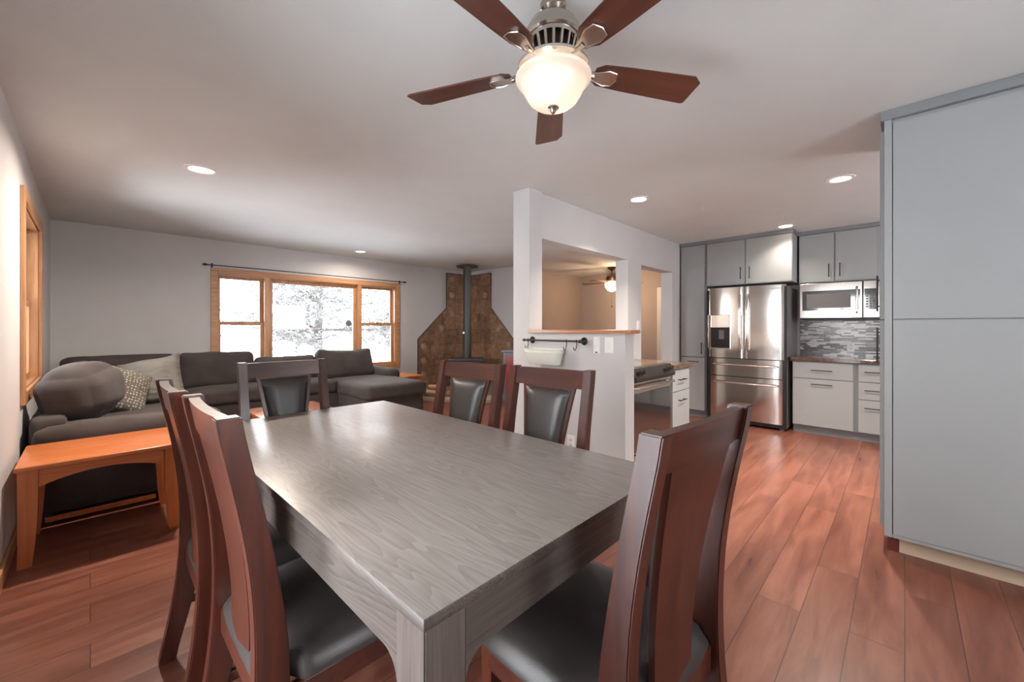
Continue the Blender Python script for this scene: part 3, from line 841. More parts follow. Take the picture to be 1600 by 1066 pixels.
for bx, by, a, lb in (
    (0.188, 1.815, -91, 'dark cherry chair on the left side of the table, second from the viewer'),
    (0.795, 2.640, 180, 'dark cherry chair at the far short end of the table, in front of the sofa'),
    (1.495, 1.760, 97, 'dark cherry chair across the table with the wood stove behind it'),
    (1.560, 1.245, 95.5, 'dark cherry chair across the table in front of the half-height wall'),
    (0.940, 0.315, -4, 'dark cherry chair at the near short end of the table, large in the right foreground'),
):
    rz = R(a); dup(c0, at_back(bx, by, rz), rz, lb)

# ================================================================= END TABLE at the left wall
def end_table(name, label, loc, rz, w, d, h, m_top, m_leg, pegs=True, lowbar=True):
    t = thing(name, label, 'side table', loc, rz)
    MB().box((-w / 2, -d / 2, h - 0.026), (w / 2, d / 2, h), 0.006, 3).build('tabletop', m_top, t, 40)
    lw = 0.07
    def leg(sx, sy):
        x0 = sx * (w / 2 - 0.045); y0 = sy * (d / 2 - 0.05)
        secs = []
        for z, k, o in ((0, 0.026, 0.012), (0.12, 0.030, 0.004), (0.28, 0.035, 0), (h - 0.026, 0.037, 0)):
            cx = x0 + sx * o
            secs.append([(cx - k, y0 - 0.018, z), (cx + k, y0 - 0.018, z), (cx + k, y0 + 0.018, z), (cx - k, y0 + 0.018, z)])
        mm = MB().sweep(secs)
        l = mm.build('leg', m_leg, t)
        if pegs and sy < 0:
            q = MB()
            for z in (h - 0.060, h - 0.092): q.cyl((x0, y0 - 0.019, z), 0.0085, 0.006, 'Y', 16, bev=0.001)
            q.build('wood_peg', m_leg, l, 40)
    for sx in (-1, 1):
        for sy in (-1, 1): leg(sx, sy)
    def arch(L, z0, z1, rise):
        p = [(-L, z1)]
        for i in range(17):
            u = i / 8 - 1; p.append((u * L, z0 + rise * (1 - u * u)))
        p.append((L, z1)); return p
    for sy in (-1, 1):
        mt = Matrix.Translation((0, sy * (d / 2 - 0.05) + 0.009, 0)) @ Matrix.Rotation(PI / 2, 4, 'X')
        MB().prism(arch(w / 2 - 0.083, h - 0.125, h - 0.026, 0.05), 0, 0.018, mat=mt).build('apron', m_top, t)
    for sx in (-1, 1):
        MB().box((sx * (w / 2 - 0.045) - 0.009, -d / 2 + 0.069, h - 0.11), (sx * (w / 2 - 0.045) + 0.009, d / 2 - 0.069, h - 0.026)).build('side_apron', m_top, t)
    if lowbar:
        MB().box((-w / 2 + 0.08, d / 2 - 0.060, 0.055), (w / 2 - 0.08, d / 2 - 0.040, 0.085), 0.002).build('low_rail', m_leg, t)
    return t
end_table('side_table', 'orange pine end table with arched apron against the left wall', (0.065, 3.600, 0), 0, 0.68, 0.60, 0.54, M['orange'], M['orangez'])
end_table('side_table', 'small orange wooden side table between sofa chaise and stove corner', (3.70, 6.22, 0), 0, 0.50, 0.60, 0.46, M['orange'], M['orangez'], False, False)
# coffee table
ct = thing('coffee_table', 'low orange wooden coffee table with shiny top inside the sectional sofa', 'coffee table', (1.42, 4.22, 0))
MB().box((-0.335, -0.60, 0.405), (0.335, 0.60, 0.44), 0.006, 3).build('tabletop', wood('orange_pine_gloss', (0.40, 0.12, 0.04), (0.55, 0.2, 0.08), 'Y', 1, 0.16, 0.6), ct, 40)
m = MB().box((-0.29, -0.55, 0.33), (0.29, -0.53, 0.405)).box((-0.29, 0.53, 0.33), (0.29, 0.55, 0.405)).box((-0.29, -0.53, 0.33), (-0.27, 0.53, 0.405)).box((0.27, -0.53, 0.33), (0.29, 0.53, 0.405))
m.build('apron', M['orange'], ct)
for sx in (-1, 1):
    for sy in (-1, 1): MB().box((sx * 0.255, sy * 0.515, 0), (sx * 0.31, sy * 0.57, 0.405), 0.004).build('leg', M['orangez'], ct)

# ================================================================= SECTIONAL SOFA
so = thing('sectional_sofa', 'charcoal grey fabric sectional sofa wrapping the corner below the wide window', 'sofa', (0, 0, 0))
sf = M['sofa']
SX = XL + 0.03
MB().cushion((0.24, 5.30, 0.225), (0.50, 1.38, 0.155), 0.04, (0, 0, 0), 12, 0.004, 1).build('base', sf, so, True)
MB().cushion((2.02, 6.24, 0.225), (1.28, 0.44, 0.155), 0.04, (0, 0, 0), 12, 0.004, 2).build('base', sf, so, True)
MB().cushion((2.88, 5.38, 0.215), (0.43, 0.44, 0.145), 0.04, (0, 0, 0), 12, 0.004, 2).build('chaise_base', sf, so, True)
# near end rail (low arm) and its rise to the back
MB().cushion((0.24, 4.055, 0.345), (0.50, 0.115, 0.285), 0.07, (0, 0.01, 0.0), 14, 0.010, 3).build('arm', sf, so, True)
MB().cushion((-0.19, 5.33, 0.42), (0.09, 1.32, 0.265), 0.05, (0, 0, 0), 16, 0.008, 4).build('back_frame', sf, so, True)
MB().cushion((1.48, 6.60, 0.50), (1.76, 0.08, 0.27), 0.05, (0, 0, 0), 14, 0.006, 5).build('back_frame', sf, so, True)
# seat cushions
MB().cushion((0.30, 4.72, 0.445), (0.44, 0.56, 0.085), 0.05, (0, 0, 0.02), 14, 0.006, 6).build('seat_cushion', sf, so, True)
MB().cushion((0.30, 5.88, 0.445), (0.44, 0.59, 0.085), 0.05, (0, 0, 0.02), 14, 0.006, 7).build('seat_cushion', sf, so, True)
for i, (a, b) in enumerate(((0.76, 1.60), (1.61, 2.44))):
    MB().cushion(((a + b) / 2, 6.12, 0.445), ((b - a) / 2, 0.36, 0.085), 0.05, (0, 0, 0.02), 14, 0.006, 8 + i).build('seat_cushion', sf, so, True)
MB().cushion((2.88, 5.60, 0.42), (0.455, 0.72, 0.095), 0.06, (0, 0, 0.02), 16, 0.006, 11).build('chaise_cushion', sf, so, True)
# right arm
MB().cushion((3.285, 6.14, 0.36), (0.115, 0.46, 0.275), 0.09, (0, 0, 0), 14, 0.004, 12).build('arm', sf, so, True)
# back cushions, leaning against the far wall
def bc(x0, x1, ztop, y, tilt, sd, th=0.10, hh=0.23, sag=0.02, roll=0):
    return MB().cushion(((x0 + x1) / 2, y, ztop - hh), ((x1 - x0) / 2, th, hh), 0.075, (0, 0.045, 0.0), 16, 0.014, sd,
                        mat=Matrix.Rotation(R(tilt), 4, 'X') @ Matrix.Rotation(R(roll), 4, 'Y'), sag=sag).build('back_cushion', sf, so, True)
bc(-0.22, 0.73, 0.955, 6.40, -8, 21, sag=0.0)
bc(0.74, 1.54, 0.955, 6.38, -8, 22, sag=0.0)
bc(1.55, 2.34, 0.885, 6.36, -12, 23, sag=0.03)
bc(2.33, 3.17, 0.945, 6.26, -16, 24, th=0.12, sag=0.035)
# left back cushions
for i, (y0, y1) in enumerate(((4.62, 5.42), (5.43, 6.22))):
    MB().cushion((-0.06, (y0 + y1) / 2, 0.70), (0.09, (y1 - y0) / 2, 0.22), 0.07, (0.03, 0, 0), 14, 0.012, 30 + i,
                 mat=Matrix.Rotation(R(-8), 4, 'Y')).build('back_cushion', sf, so, True)
m = MB()
for x, y in ((-0.2, 4.0), (0.68, 4.0), (0.68, 6.6), (-0.2, 6.6), (3.33, 6.55), (3.28, 5.0), (2.5, 5.0), (3.2, 5.8)): m.box((x - 0.03, y - 0.03, 0), (x + 0.03, y + 0.03, 0.08))
m.build('feet', M['black'], so)

# loose cushions
p = thing('sofa_cushion', 'large loose charcoal back cushion slumped over the near left arm of the sofa', 'cushion', (-0.035, 4.36, 0.80)); p.rotation_euler = (R(-6), R(-6), R(68))
MB().cushion((0, 0, 0), (0.25, 0.165, 0.175), 0.12, (0.03, 0.03, 0.04), 28, 0.012, 41).build('cover', M['sofa'], p, True)
pl = tag(MB().pillow(0.46, 0.20, seed=1).build('throw_pillow', M['dots'], smooth=True), 'grey-brown throw pillow with a pale dotted pattern at the left end of the sofa', 'pillow')
pl.location = (0.17, 4.98, 0.72); pl.rotation_euler = (R(55), R(24), R(14))
pl = tag(MB().pillow(0.52, 0.20, seed=5, wr=0.02).build('throw_pillow', M['rib'], smooth=True), 'plain light grey-brown wrinkled throw pillow leaning beside the dotted one', 'pillow')
pl.location = (0.42, 5.42, 0.73); pl.rotation_euler = (R(60), R(-12), R(-14))

# ================================================================= WOOD STOVE CORNER
def wallpoly(narrow, wide, zk1, zk2, z1, z0):
    return [(0, z0), (wide, z0), (wide, zk1), (narrow, zk2), (narrow, z1), (0, z1)]
def edge_line(e, f, w):
    pts = [(w, 0.055), (w, 1.045), (0.66, 1.68), (0.66, 2.40), (0.02, 2.40)]
    for a, b in zip(pts, pts[1:]): e.tube([f(*a), f(*b)], 0.007, 6)
def motif(parent, f, u, z, s_=0.07):
    """raised pinwheel of four curls joined at the middle"""
    mo = MB()
    mo.lathe([(0, 0.003), (0.016, 0.002), (0.018, -0.004), (0, -0.004)], n=12, mat=Matrix.Translation(f(u, z)) @ (Matrix.Rotation(PI / 2, 4, 'X') if parent.rotation_euler.z == 0 else Matrix.Identity(4)))
    for q in range(4):
        a0 = q * PI / 2
        pts = [f(u, z)]
        for k in range(12):
            a = a0 + k * 0.5; r = s_ * (0.2 + 0.065 * k)
            pts.append(f(u + r * math.cos(a), z + r * math.sin(a)))
        mo.tube(pts, 0.0055, 5)
    mo.build('carved_motif', M['motif'], parent)
ts = thing('tile_surround', 'brown stone tile panel on the far wall, left of the stove flue', 'tile surround', (XR - 0.002, YB - 0.002, 0))
MB().prism([(-x, z) for x, z in wallpoly(0.66, 1.35, 1.045, 1.68, 2.40, 0.055)], 0, 0.014, mat=Matrix.Rotation(PI / 2, 4, 'X')).build('tiled_panel', M['tile'], ts)
fa = lambda u, z: Vector((-u, -0.017, z))
e = MB(); edge_line(e, fa, 1.35); e.build('edge_strip', M['castiron'], ts)
for u, z in ((0.52, 1.95), (0.50, 1.55), (0.78, 1.26), (1.22, 0.90), (1.22, 0.62), (1.22, 0.34), (0.5, 2.28)): motif(ts, fa, u, z)
ts = thing('tile_surround', 'brown stone tile panel on the side wall, right of the stove flue', 'tile surround', (XR - 0.002, YB - 0.018, 0))
MB().prism([(x, z) for x, z in wallpoly(0.66, 1.30, 1.045, 1.68, 2.40, 0.055)], 0, 0.014, mat=Matrix(((0, 0, -1, 0), (-1, 0, 0, 0), (0, 1, 0, 0), (0, 0, 0, 1)))).build('tiled_panel', M['tile'], ts)
fb = lambda u, z: Vector((-0.017, -u, z))
e = MB(); edge_line(e, fb, 1.30); e.build('edge_strip', M['castiron'], ts)
for u, z in ((0.48, 1.95), (0.50, 1.55), (0.86, 1.24), (1.17, 0.93)): motif(ts, fb, u, z)
he = MB().prism([(XR - 0.001, YB - 0.001), (3.99, YB - 0.001), (3.99, 5.98), (4.45, 5.08), (5.2, 4.90), (XR - 0.001, 4.90)], 0.001, 0.05, 0.004).build('stove_hearth', M['slate'])
tag(he, 'low tan stone hearth slab on the floor under the wood stove', 'hearth')
st = thing('wood_stove', 'dark cast-iron wood stove with tall black flue pipe in the tiled corner', 'wood stove', (5.02, 6.05, 0.05), R(-45))
MB().box((-0.27, -0.22, 0.16), (0.27, 0.24, 0.60), 0.02, 3).build('body', M['castiron'], st, 40)
MB().box((-0.32, -0.27, 0.60), (0.32, 0.28, 0.635), 0.012, 3).build('top_plate', M['castiron'], st, 40)
MB().box((-0.20, -0.245, 0.22), (0.20, -0.215, 0.55), 0.012).build('door', M['iron'], st)
MB().box((-0.15, -0.252, 0.28), (0.15, -0.240, 0.50), 0.006).build('door_glass', M['blackglass'], st)
MB().tube([(0.21, -0.25, 0.42), (0.21, -0.30, 0.42), (0.21, -0.30, 0.34)], 0.008, 8).build('door_handle', M['nickel'], st, 40)
for sx in (-1, 1):
    for sy in (-1, 1):
        MB().sweep([[(sx * 0.21 + a * k + sx * o, sy * 0.16 + b * k, z) for a, b in ((-1, -1), (1, -1), (1, 1), (-1, 1))] for z, k, o in ((0, 0.018, 0.03), (0.08, 0.02, 0.0), (0.17, 0.03, 0))]).build('leg', M['castiron'], st)
pipe = MB().cyl((0, 0.07, 0.86), 0.082, 0.45, 'Z', 28).cyl((0, 0.07, 1.70), 0.076, 1.26, 'Z', 28)
pipe.cyl((0, 0.07, 1.09), 0.085, 0.02, 'Z', 28).build('flue_pipe', M['pipe'], st, 40)
MB().cyl((0, 0.07, 2.36), 0.075, 0.09, 'Z', 28).cyl((0, 0.07, 2.395), 0.21, 0.014, 'Z', 40).build('ceiling_collar', M['pipe'], st, 40)
MB().cyl((-0.062, 0.01, 1.12), 0.02, 0.02, 'Y', 16).build('damper_dial', M['nickel'], st, 40)
bk = thing('ash_bucket', 'small pale metal bucket standing on the hearth right of the stove', 'bucket', (5.02, 5.45, 0.051))
MB().lathe([(0, 0), (0.085, 0), (0.105, 0.26), (0.112, 0.27), (0.10, 0.27), (0.08, 0.01), (0, 0.01)], n=28).build('pail', M['bucket'], bk, 40)
MB().tube([(0.105 * math.cos(a), 0, 0.26 + 0.09 * math.sin(a)) for a in [PI * i / 12 for i in range(13)]], 0.003, 6).build('handle', M['iron'], bk, 40)
for i, (x, y, z, a, r, lb) in enumerate(((4.20, 6.05, 0.11, 20, 0.055, 'split firewood log on the hearth left of the stove, lower left of the three'),
                                      (4.37, 5.99, 0.105, 20, 0.05, 'split firewood log on the hearth left of the stove, lower right of the three'),
                                      (4.29, 5.995, 0.205, 20, 0.048, 'split firewood log resting on top of the two others left of the stove'))):
    lo = thing('firewood_log', lb, 'firewood', (x, y, z), R(a), 'firewood beside the stove')
    MB().prism([(r * math.cos(t_) * (1 + 0.12 * math.sin(3 * t_ + i)), r * math.sin(t_) * 0.95) for t_ in [2 * PI * k / 11 for k in range(11)]], -0.17, 0.17, 0.004,
               mat=Matrix.Rotation(PI / 2, 4, 'X') @ Matrix.Rotation(0.3 * i, 4, 'Z')).build('wood', M['log'], lo)
# blue-grey cabinet with red door beside the stove
rc = thing('small_cabinet', 'blue-grey cabinet with a dark red door standing right of the stove', 'cabinet', (5.06, 4.60, 0))
MB().box((-0.22, -0.28, 0.06), (0.22, 0.28, 0.86), 0.004).build('body', M['bluegrey'], rc)
MB().box((-0.25, -0.30, 0.86), (0.25, 0.30, 0.89), 0.006).build('top', M['bluegrey'], rc)
MB().box((-0.235, -0.215, 0.13), (-0.218, 0.215, 0.81), 0.004).build('door', M['redwood'], rc, label='dark red door')
for sx in (-1, 1):
    for sy in (-1, 1): MB().box((sx * 0.17 - 0.03, sy * 0.23 - 0.03, 0), (sx * 0.17 + 0.03, sy * 0.23 + 0.03, 0.06), 0.006).build('foot', M['bluegrey'], rc)

# ================================================================= HALF WALL FITTINGS
HX = 2.63
rl = thing('hook_rail', 'black metal utensil rail with hooks mounted on the half-height wall', 'rail', (HX, 2.03, 1.165))
MB().cyl((-0.055, 0, 0), 0.0075, 0.60, 'Y', 14).build('rod', M['black'], rl, 40)
for sy in (-1, 1):
    q = MB().lathe([(0, 0), (0.030, 0), (0.030, 0.005), (0.016, 0.012), (0.009, 0.02), (0.009, 0.055), (0.014, 0.062), (0.0, 0.068)], n=24,
               mat=Matrix.Translation((0, sy * 0.262, 0)) @ Matrix.Rotation(-PI / 2, 4, 'Y'))
    q.build('rosette', M['black'], rl, 40)
    MB().lathe([(0, -0.018), (0.010, -0.012), (0.012, 0), (0.010, 0.012), (0, 0.018)], n=16, mat=Matrix.Translation((-0.055, sy * 0.31, 0)) @ Matrix.Rotation(PI / 2, 4, 'X')).build('finial', M['black'], rl, 40)
hook_pts = [(0, 0, 0.008), (0.008, 0, 0.011), (0.010, 0, 0), (0.008, 0, -0.03), (0.0, 0, -0.055), (-0.014, 0, -0.070), (-0.028, 0, -0.062), (-0.032, 0, -0.045)]
h0 = None
for y, lb in ((2.292, 'black s-hook at the left end of the rail above the enamel tub'), (1.895, 'black s-hook in the middle of the rail at the right end of the tub'), (1.80, 'empty black s-hook near the right end of the rail')):
    if h0 is None: h0 = MB().tube(hook_pts, 0.0035, 8).build('s_hook', M['black'], smooth=40); h = h0
    else: h = h0.copy(); C.objects.link(h)
    h.location = (HX - 0.0635, y, 1.165); tag(h, lb, 'hook', 'hooks on the black rail')
tub = thing('hanging_tub', 'cream white oval tub hanging from the black rail', 'tub', (HX - 0.085, 2.10, 0.985))
m = MB(); secs = []; N = 36
def ov(rx, ry, z): return [(rx * math.copysign(abs(math.cos(a)) ** 0.7, math.cos(a)), ry * math.copysign(abs(math.sin(a)) ** 0.7, math.sin(a)), z) for a in [2 * PI * k / N for k in range(N)]]
for rx, ry, z in ((0.045, 0.150, -0.012), (0.052, 0.158, -0.006), (0.068, 0.178, 0.082), (0.071, 0.181, 0.084), (0.071, 0.183, 0.105), (0.077, 0.191, 0.107), (0.078, 0.192, 0.114), (0.070, 0.184, 0.115), (0.050, 0.155, 0.0)):
    secs.append(ov(rx, ry, z))
m.sweep(secs); m.build('body', M['enamel'], tub, 45)
# wall plates
th = thing('remote_holder', 'slim white fan remote in its cradle left of the wall switch', 'remote control', (HX, 1.653, 1.137))
MB().box((-0.012, -0.026, -0.062), (0, 0.026, 0.062), 0.003).build('cradle', M['white'], th)
MB().box((-0.020, -0.019, -0.045), (-0.012, 0.019, 0.058), 0.003).build('remote', M['white'], th)
m = MB()
for z in (0.04, 0.02, 0.0, -0.018): m.box((-0.0215, -0.012, z - 0.005), (-0.0195, 0.012, z + 0.005))
m.build('button', M['whitepaint'], th)
MB().box((-0.0135, -0.010, -0.056), (-0.0115, 0.010, -0.048)).build('logo_badge', M['black'], th)
def switch(loc, rz, gangs, label, w=0.045):
    s_ = thing('light_switch', label, 'light switch', loc, rz)
    W = 0.07 + 0.046 * (gangs - 1)
    MB().box((-W / 2, -0.006, -0.057), (W / 2, 0, 0.057), 0.003).build('plate', M['white'], s_)
    for g in range(gangs):
        x = (g - (gangs - 1) / 2) * 0.046
        MB().box((x - 0.016, -0.010, -0.033), (x + 0.016, -0.005, 0.033), 0.002).build('rocker', M['white'], s_)
    return s_
switch((HX, 1.552, 1.14), R(-90), 1, 'white rocker switch plate on the half-height wall right of the rail', 0.08)
switch((4.675, WYa, 1.30), 0, 1, 'white light switch on the wall strip between the two openings')
def outlet(loc, rz, label):
    s_ = thing('wall_outlet', label, 'outlet', loc, rz)
    MB().box((-0.036, -0.006, -0.057), (0.036, 0, 0.057), 0.003).build('plate', M['white'], s_)
    for z in (-0.02, 0.02):
        q = MB().cyl((0, -0.007, z), 0.016, 0.005, 'Y', 20).build('socket', M['whitepaint'], s_, 40)
        MB().box((-0.008, -0.0105, z - 0.005), (-0.005, -0.009, z + 0.006)).box((0.005, -0.0105, z - 0.005), (0.008, -0.009, z + 0.006)).build('slot', M['black'], q)
outlet((HX, 1.89, 0.365), R(-90), 'white outlet low on the half-height wall behind the right-hand chair')

# ================================================================= KITCHEN
def bar_handle(parent, p, L, axis, out=(-1, 0, 0), mat=None, r=0.0055, name='handle'):
    """bar pull: centre p on the door face"""
    o = Vector(out); ax = {'Y': Vector((0, 1, 0)), 'Z': Vector((0, 0, 1)), 'X': Vector((1, 0, 0))}[axis]; p = Vector(p)
    q = MB(); a = p + o * 0.03 - ax * L / 2; b = p + o * 0.03 + ax * L / 2
    q.tube([a, b], r, 10)
    for s_ in (-0.36, 0.36): q.tube([p + ax * L * s_, p + ax * L * s_ + o * 0.03], r * 0.8, 8)
    return q.build(name, mat or M['black'], parent, 40)
def front_panel(parent, name, x, y0, y1, z0, z1, mat=None):
    return MB().box((x - 0.019, y0 + 0.003, z0 + 0.002), (x, y1 - 0.003, z1 - 0.002), 0.0015).build(name, mat or M['cabinet'], parent)
CF = 5.97     # carcass front of the deep units (door face 19 mm proud)
# tall cabinet left of the refrigerator
tc_ = thing('tall_cabinet', 'tall narrow grey cabinet between hall doorway and refrigerator', 'cabinet')
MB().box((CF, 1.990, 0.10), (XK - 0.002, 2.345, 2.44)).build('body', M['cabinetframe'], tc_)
MB().box((CF + 0.06, 1.995, 0), (XK - 0.01, 2.34, 0.10)).build('toe_kick', M['cabinetframe'], tc_)
MB().box((CF - 0.025, 1.987, 2.435), (XK - 0.002, 2.352, 2.479), 0.003).build('crown', M['cabinetframe'], tc_)
d_ = front_panel(tc_, 'door', CF, 2.005, 2.335, 0.86, 2.425); bar_handle(d_, (CF - 0.019, 2.045, 0.98), 0.16, 'Z')
d_ = front_panel(tc_, 'door', CF, 2.005, 2.335, 0.105, 0.845); bar_handle(d_, (CF - 0.019, 2.16, 0.79), 0.16, 'Y')
# cabinet over refrigerator
of = thing('over_fridge_cabinet', 'two-door grey cabinet above the refrigerator', 'cabinet')
MB().box((CF, 0.99, 1.84), (XK - 0.002, 1.986, 2.44)).build('body', M['cabinet'], of)
MB().box((CF - 0.025, 0.975, 2.435), (XK - 0.002, 1.986, 2.479), 0.003).build('crown', M['cabinetframe'], of)
d_ = front_panel(of, 'door', CF, 1.505, 1.98, 1.845, 2.425); bar_handle(d_, (CF - 0.019, 1.555, 1.985), 0.16, 'Z')
d_ = front_panel(of, 'door', CF, 0.99, 1.495, 1.845, 2.425); bar_handle(d_, (CF - 0.019, 1.45, 1.985), 0.16, 'Z')
# cabinet over microwave
UF = 6.27
om = thing('over_microwave_cabinet', 'two-door grey wall cabinet above the microwave', 'cabinet')
MB().box((UF, 0.14, 1.825), (XK - 0.002, 0.97, 2.44)).build('body', M['cabinet'], om)
MB().box((UF - 0.025, 0.13, 2.435), (XK - 0.002, 0.974, 2.479), 0.003).build('crown', M['cabinetframe'], om)
d_ = front_panel(om, 'door', UF, 0.615, 0.965, 1.835, 2.425); bar_handle(d_, (UF - 0.019, 0.665, 1.965), 0.16, 'Z')
d_ = front_panel(om, 'door', UF, 0.225, 0.605, 1.835, 2.425); bar_handle(d_, (UF - 0.019, 0.560, 1.965), 0.16, 'Z')
# microwave
mw = thing('microwave', 'stainless over-the-range microwave with black glass door', 'microwave', (6.20, 0.575, 1.372))
MB().box((0.0, -0.375, 0), (0.395, 0.375, 0.44), 0.004).build('body', M['darkplastic'], mw)
dr = MB().box((-0.03, -0.225, 0.012), (0, 0.375, 0.438), 0.006).build('door', M['steel'], mw)
MB().box((-0.034, -0.205, 0.105), (-0.029, 0.345, 0.345), 0.002).build('door_window', M['blackglass'], dr)
MB().box((-0.036, -0.120, 0.135), (-0.0335, 0.300, 0.305), 0.001).build('window_screen', M['midplastic'], dr)
MB().tube([(-0.03, -0.175, 0.07), (-0.062, -0.175, 0.085), (-0.070, -0.175, 0.22), (-0.062, -0.175, 0.355), (-0.03, -0.175, 0.37)], 0.011, 12).build('handle', M['chrome'], dr, 40)
cp = MB().box((-0.03, -0.375, 0.012), (0, -0.230, 0.438), 0.006).build('control_panel', M['steel'], mw)
MB().box((-0.034, -0.355, 0.105), (-0.029, -0.240, 0.345), 0.002).build('keypad', M['blackglass'], cp)
m = MB()
for i in range(5):
    for j in range(3): m.box((-0.0355, -0.335 + j * 0.03, 0.13 + i * 0.03), (-0.0335, -0.315 + j * 0.03, 0.148 + i * 0.03))
m.build('key', M['midplastic'], cp)
MB().box((-0.02, -0.37, -0.012), (0.38, 0.37, 0.0)).build('underside_vent', M['black'], mw)
# refrigerator
fr = thing('refrigerator', 'stainless steel french-door refrigerator with two lower drawers', 'refrigerator', (5.87, 1.49, 0))
MB().box((0.03, -0.455, 0.03), (0.715, 0.455, 1.775), 0.004).build('case', M['midplastic'], fr, label='dark grey side panels')
def curved_panel(y0, y1, z0, z1, bulge=0.022, th=0.055):
    """front panel gently bowed towards the room"""
    n = 14; secs = []
    for i in range(n + 1):
        y = y0 + (y1 - y0) * i / n; u = y / 0.455
        e = bulge * (1 - u * u)
        ed = 0.010 if i in (0, n) else 0.0
        secs.append([(-e + ed, y, z0), (th - 0.03, y, z0), (th - 0.03, y, z1), (-e + ed, y, z1)])
    return MB().sweep(secs)
FS = M['steel']
ld = MB()
# left door with dispenser opening: built of four bowed pieces
for a in ((0.004, 0.455, 1.44, 1.80), (0.004, 0.455, 0.87, 0.985), (0.004, 0.175, 0.985, 1.44), (0.405, 0.455, 0.985, 1.44)):
    ld.bm.from_mesh(curved_panel(*a).build('tmp', FS).data)
for o in [o for o in bpy.data.objects if o.name.startswith('tmp')]: bpy.data.objects.remove(o)
ldo = ld.build('left_door', FS, fr, 40)
MB().box((-0.022, 0.176, 1.27), (0.01, 0.404, 1.438), 0.004).build('dispenser_panel', M['chrome'], ldo)
MB().box((0.012, 0.176, 0.986), (0.024, 0.404, 1.27)).build('dispenser_recess', M['darkplastic'], ldo)
MB().box((-0.015, 0.24, 1.11), (0.011, 0.31, 1.24), 0.012, 3).build('dispenser_paddle', M['midplastic'], ldo)
MB().box((-0.018, 0.176, 0.986), (0.012, 0.404, 1.0), 0.002).build('drip_tray', M['nickel'], ldo)
rdo = curved_panel(-0.455, -0.004, 0.87, 1.80).build('right_door', FS, fr, 40)
for p_, y in ((ldo, 0.045), (rdo, -0.045)):
    MB().tube([(-0.02, y, 0.97), (-0.055, y, 0.99), (-0.070, y, 1.15), (-0.074, y, 1.33), (-0.070, y, 1.50), (-0.055, y, 1.67), (-0.02, y, 1.69)], 0.012, 12).build('handle', M['chrome'], p_, 40)
for z0, z1 in ((0.635, 0.86), (0.075, 0.625)):
    do = curved_panel(-0.455, 0.455, z0, z1).build('drawer', FS, fr, 40)
    zz = z1 - 0.075
    MB().tube([(0.0, 0.37, zz), (-0.05, 0.365, zz), (-0.068, 0.2, zz), (-0.074, 0, zz), (-0.068, -0.2, zz), (-0.05, -0.365, zz), (0.0, -0.37, zz)], 0.012, 12).build('handle', M['chrome'], do, 40)
MB().box((0.0, -0.455, 0.03), (0.03, 0.455, 1.775)).build('door_gasket', M['black'], fr)
for sy in (-1, 1): MB().cyl((0.05, sy * 0.40, 0.015), 0.025, 0.03, 'Z', 16).build('foot', M['midplastic'], fr, 40)
cu = bpy.data.curves.new('brand_lettering', 'FONT'); cu.body = 'SAMSUNG'; cu.size = 0.026; cu.extrude = 0.0006; cu.align_x = 'CENTER'
tmp = bpy.data.objects.new('lettering_tmp', cu); C.objects.link(tmp)
bpy.context.view_layer.update()
me = bpy.data.meshes.new_from_object(tmp.evaluated_get(bpy.context.evaluated_depsgraph_get()))
bpy.data.objects.remove(tmp)
lt = bpy.data.objects.new('brand_lettering', me); C.objects.link(lt); me.materials.clear(); me.materials.append(M['midplastic'])
lt.parent = rdo; lt.matrix_local = Matrix.Translation((-0.0115, -0.35, 1.745)) @ Matrix.Rotation(R(-90 + 3), 4, 'Z') @ Matrix.Rotation(PI / 2, 4, 'X')
# base cabinets right of the refrigerator
b1 = thing('base_cabinet', 'grey base cabinet with one drawer over a wide door beside the refrigerator', 'cabinet', group='kitchen base cabinets')
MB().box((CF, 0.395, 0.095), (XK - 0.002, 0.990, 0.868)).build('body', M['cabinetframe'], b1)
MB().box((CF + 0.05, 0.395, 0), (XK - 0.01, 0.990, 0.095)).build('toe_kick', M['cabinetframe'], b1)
d_ = front_panel(b1, 'drawer', CF, 0.415, 0.985, 0.665, 0.862); bar_handle(d_, (CF - 0.019, 0.70, 0.765), 0.20, 'Y')
d_ = front_panel(b1, 'door', CF, 0.415, 0.985, 0.10, 0.66); bar_handle(d_, (CF - 0.019, 0.70, 0.60), 0.20, 'Y')
b2_ = thing('base_cabinet', 'grey three-drawer base cabinet partly hidden by the big pantry', 'cabinet', group='kitchen base cabinets')
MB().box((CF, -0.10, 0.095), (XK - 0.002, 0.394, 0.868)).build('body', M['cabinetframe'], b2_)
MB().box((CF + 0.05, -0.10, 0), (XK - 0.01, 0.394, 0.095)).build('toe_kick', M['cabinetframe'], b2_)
for z0, z1 in ((0.665, 0.862), (0.47, 0.66), (0.10, 0.465)):
    d_ = front_panel(b2_, 'drawer', CF, -0.09, 0.375, z0, z1); bar_handle(d_, (CF - 0.019, 0.20, z1 - 0.085), 0.24, 'Y')
tag(MB().box((CF - 0.045, -0.10, 0.870), (XK - 0.002, 1.005, 0.912), 0.003).build('countertop', M['granite']), 'brown granite worktop below the mosaic backsplash', 'countertop')
tag(MB().box((XK - 0.012, -0.10, 0.913), (XK - 0.001, 1.005, 1.356)).build('tile_backsplash', M['mosaic']), 'grey and white glass strip mosaic backsplash under the microwave', 'backsplash')
outlet((XK - 0.013, 0.485, 1.03), R(-90), 'white outlet set in the mosaic backsplash')

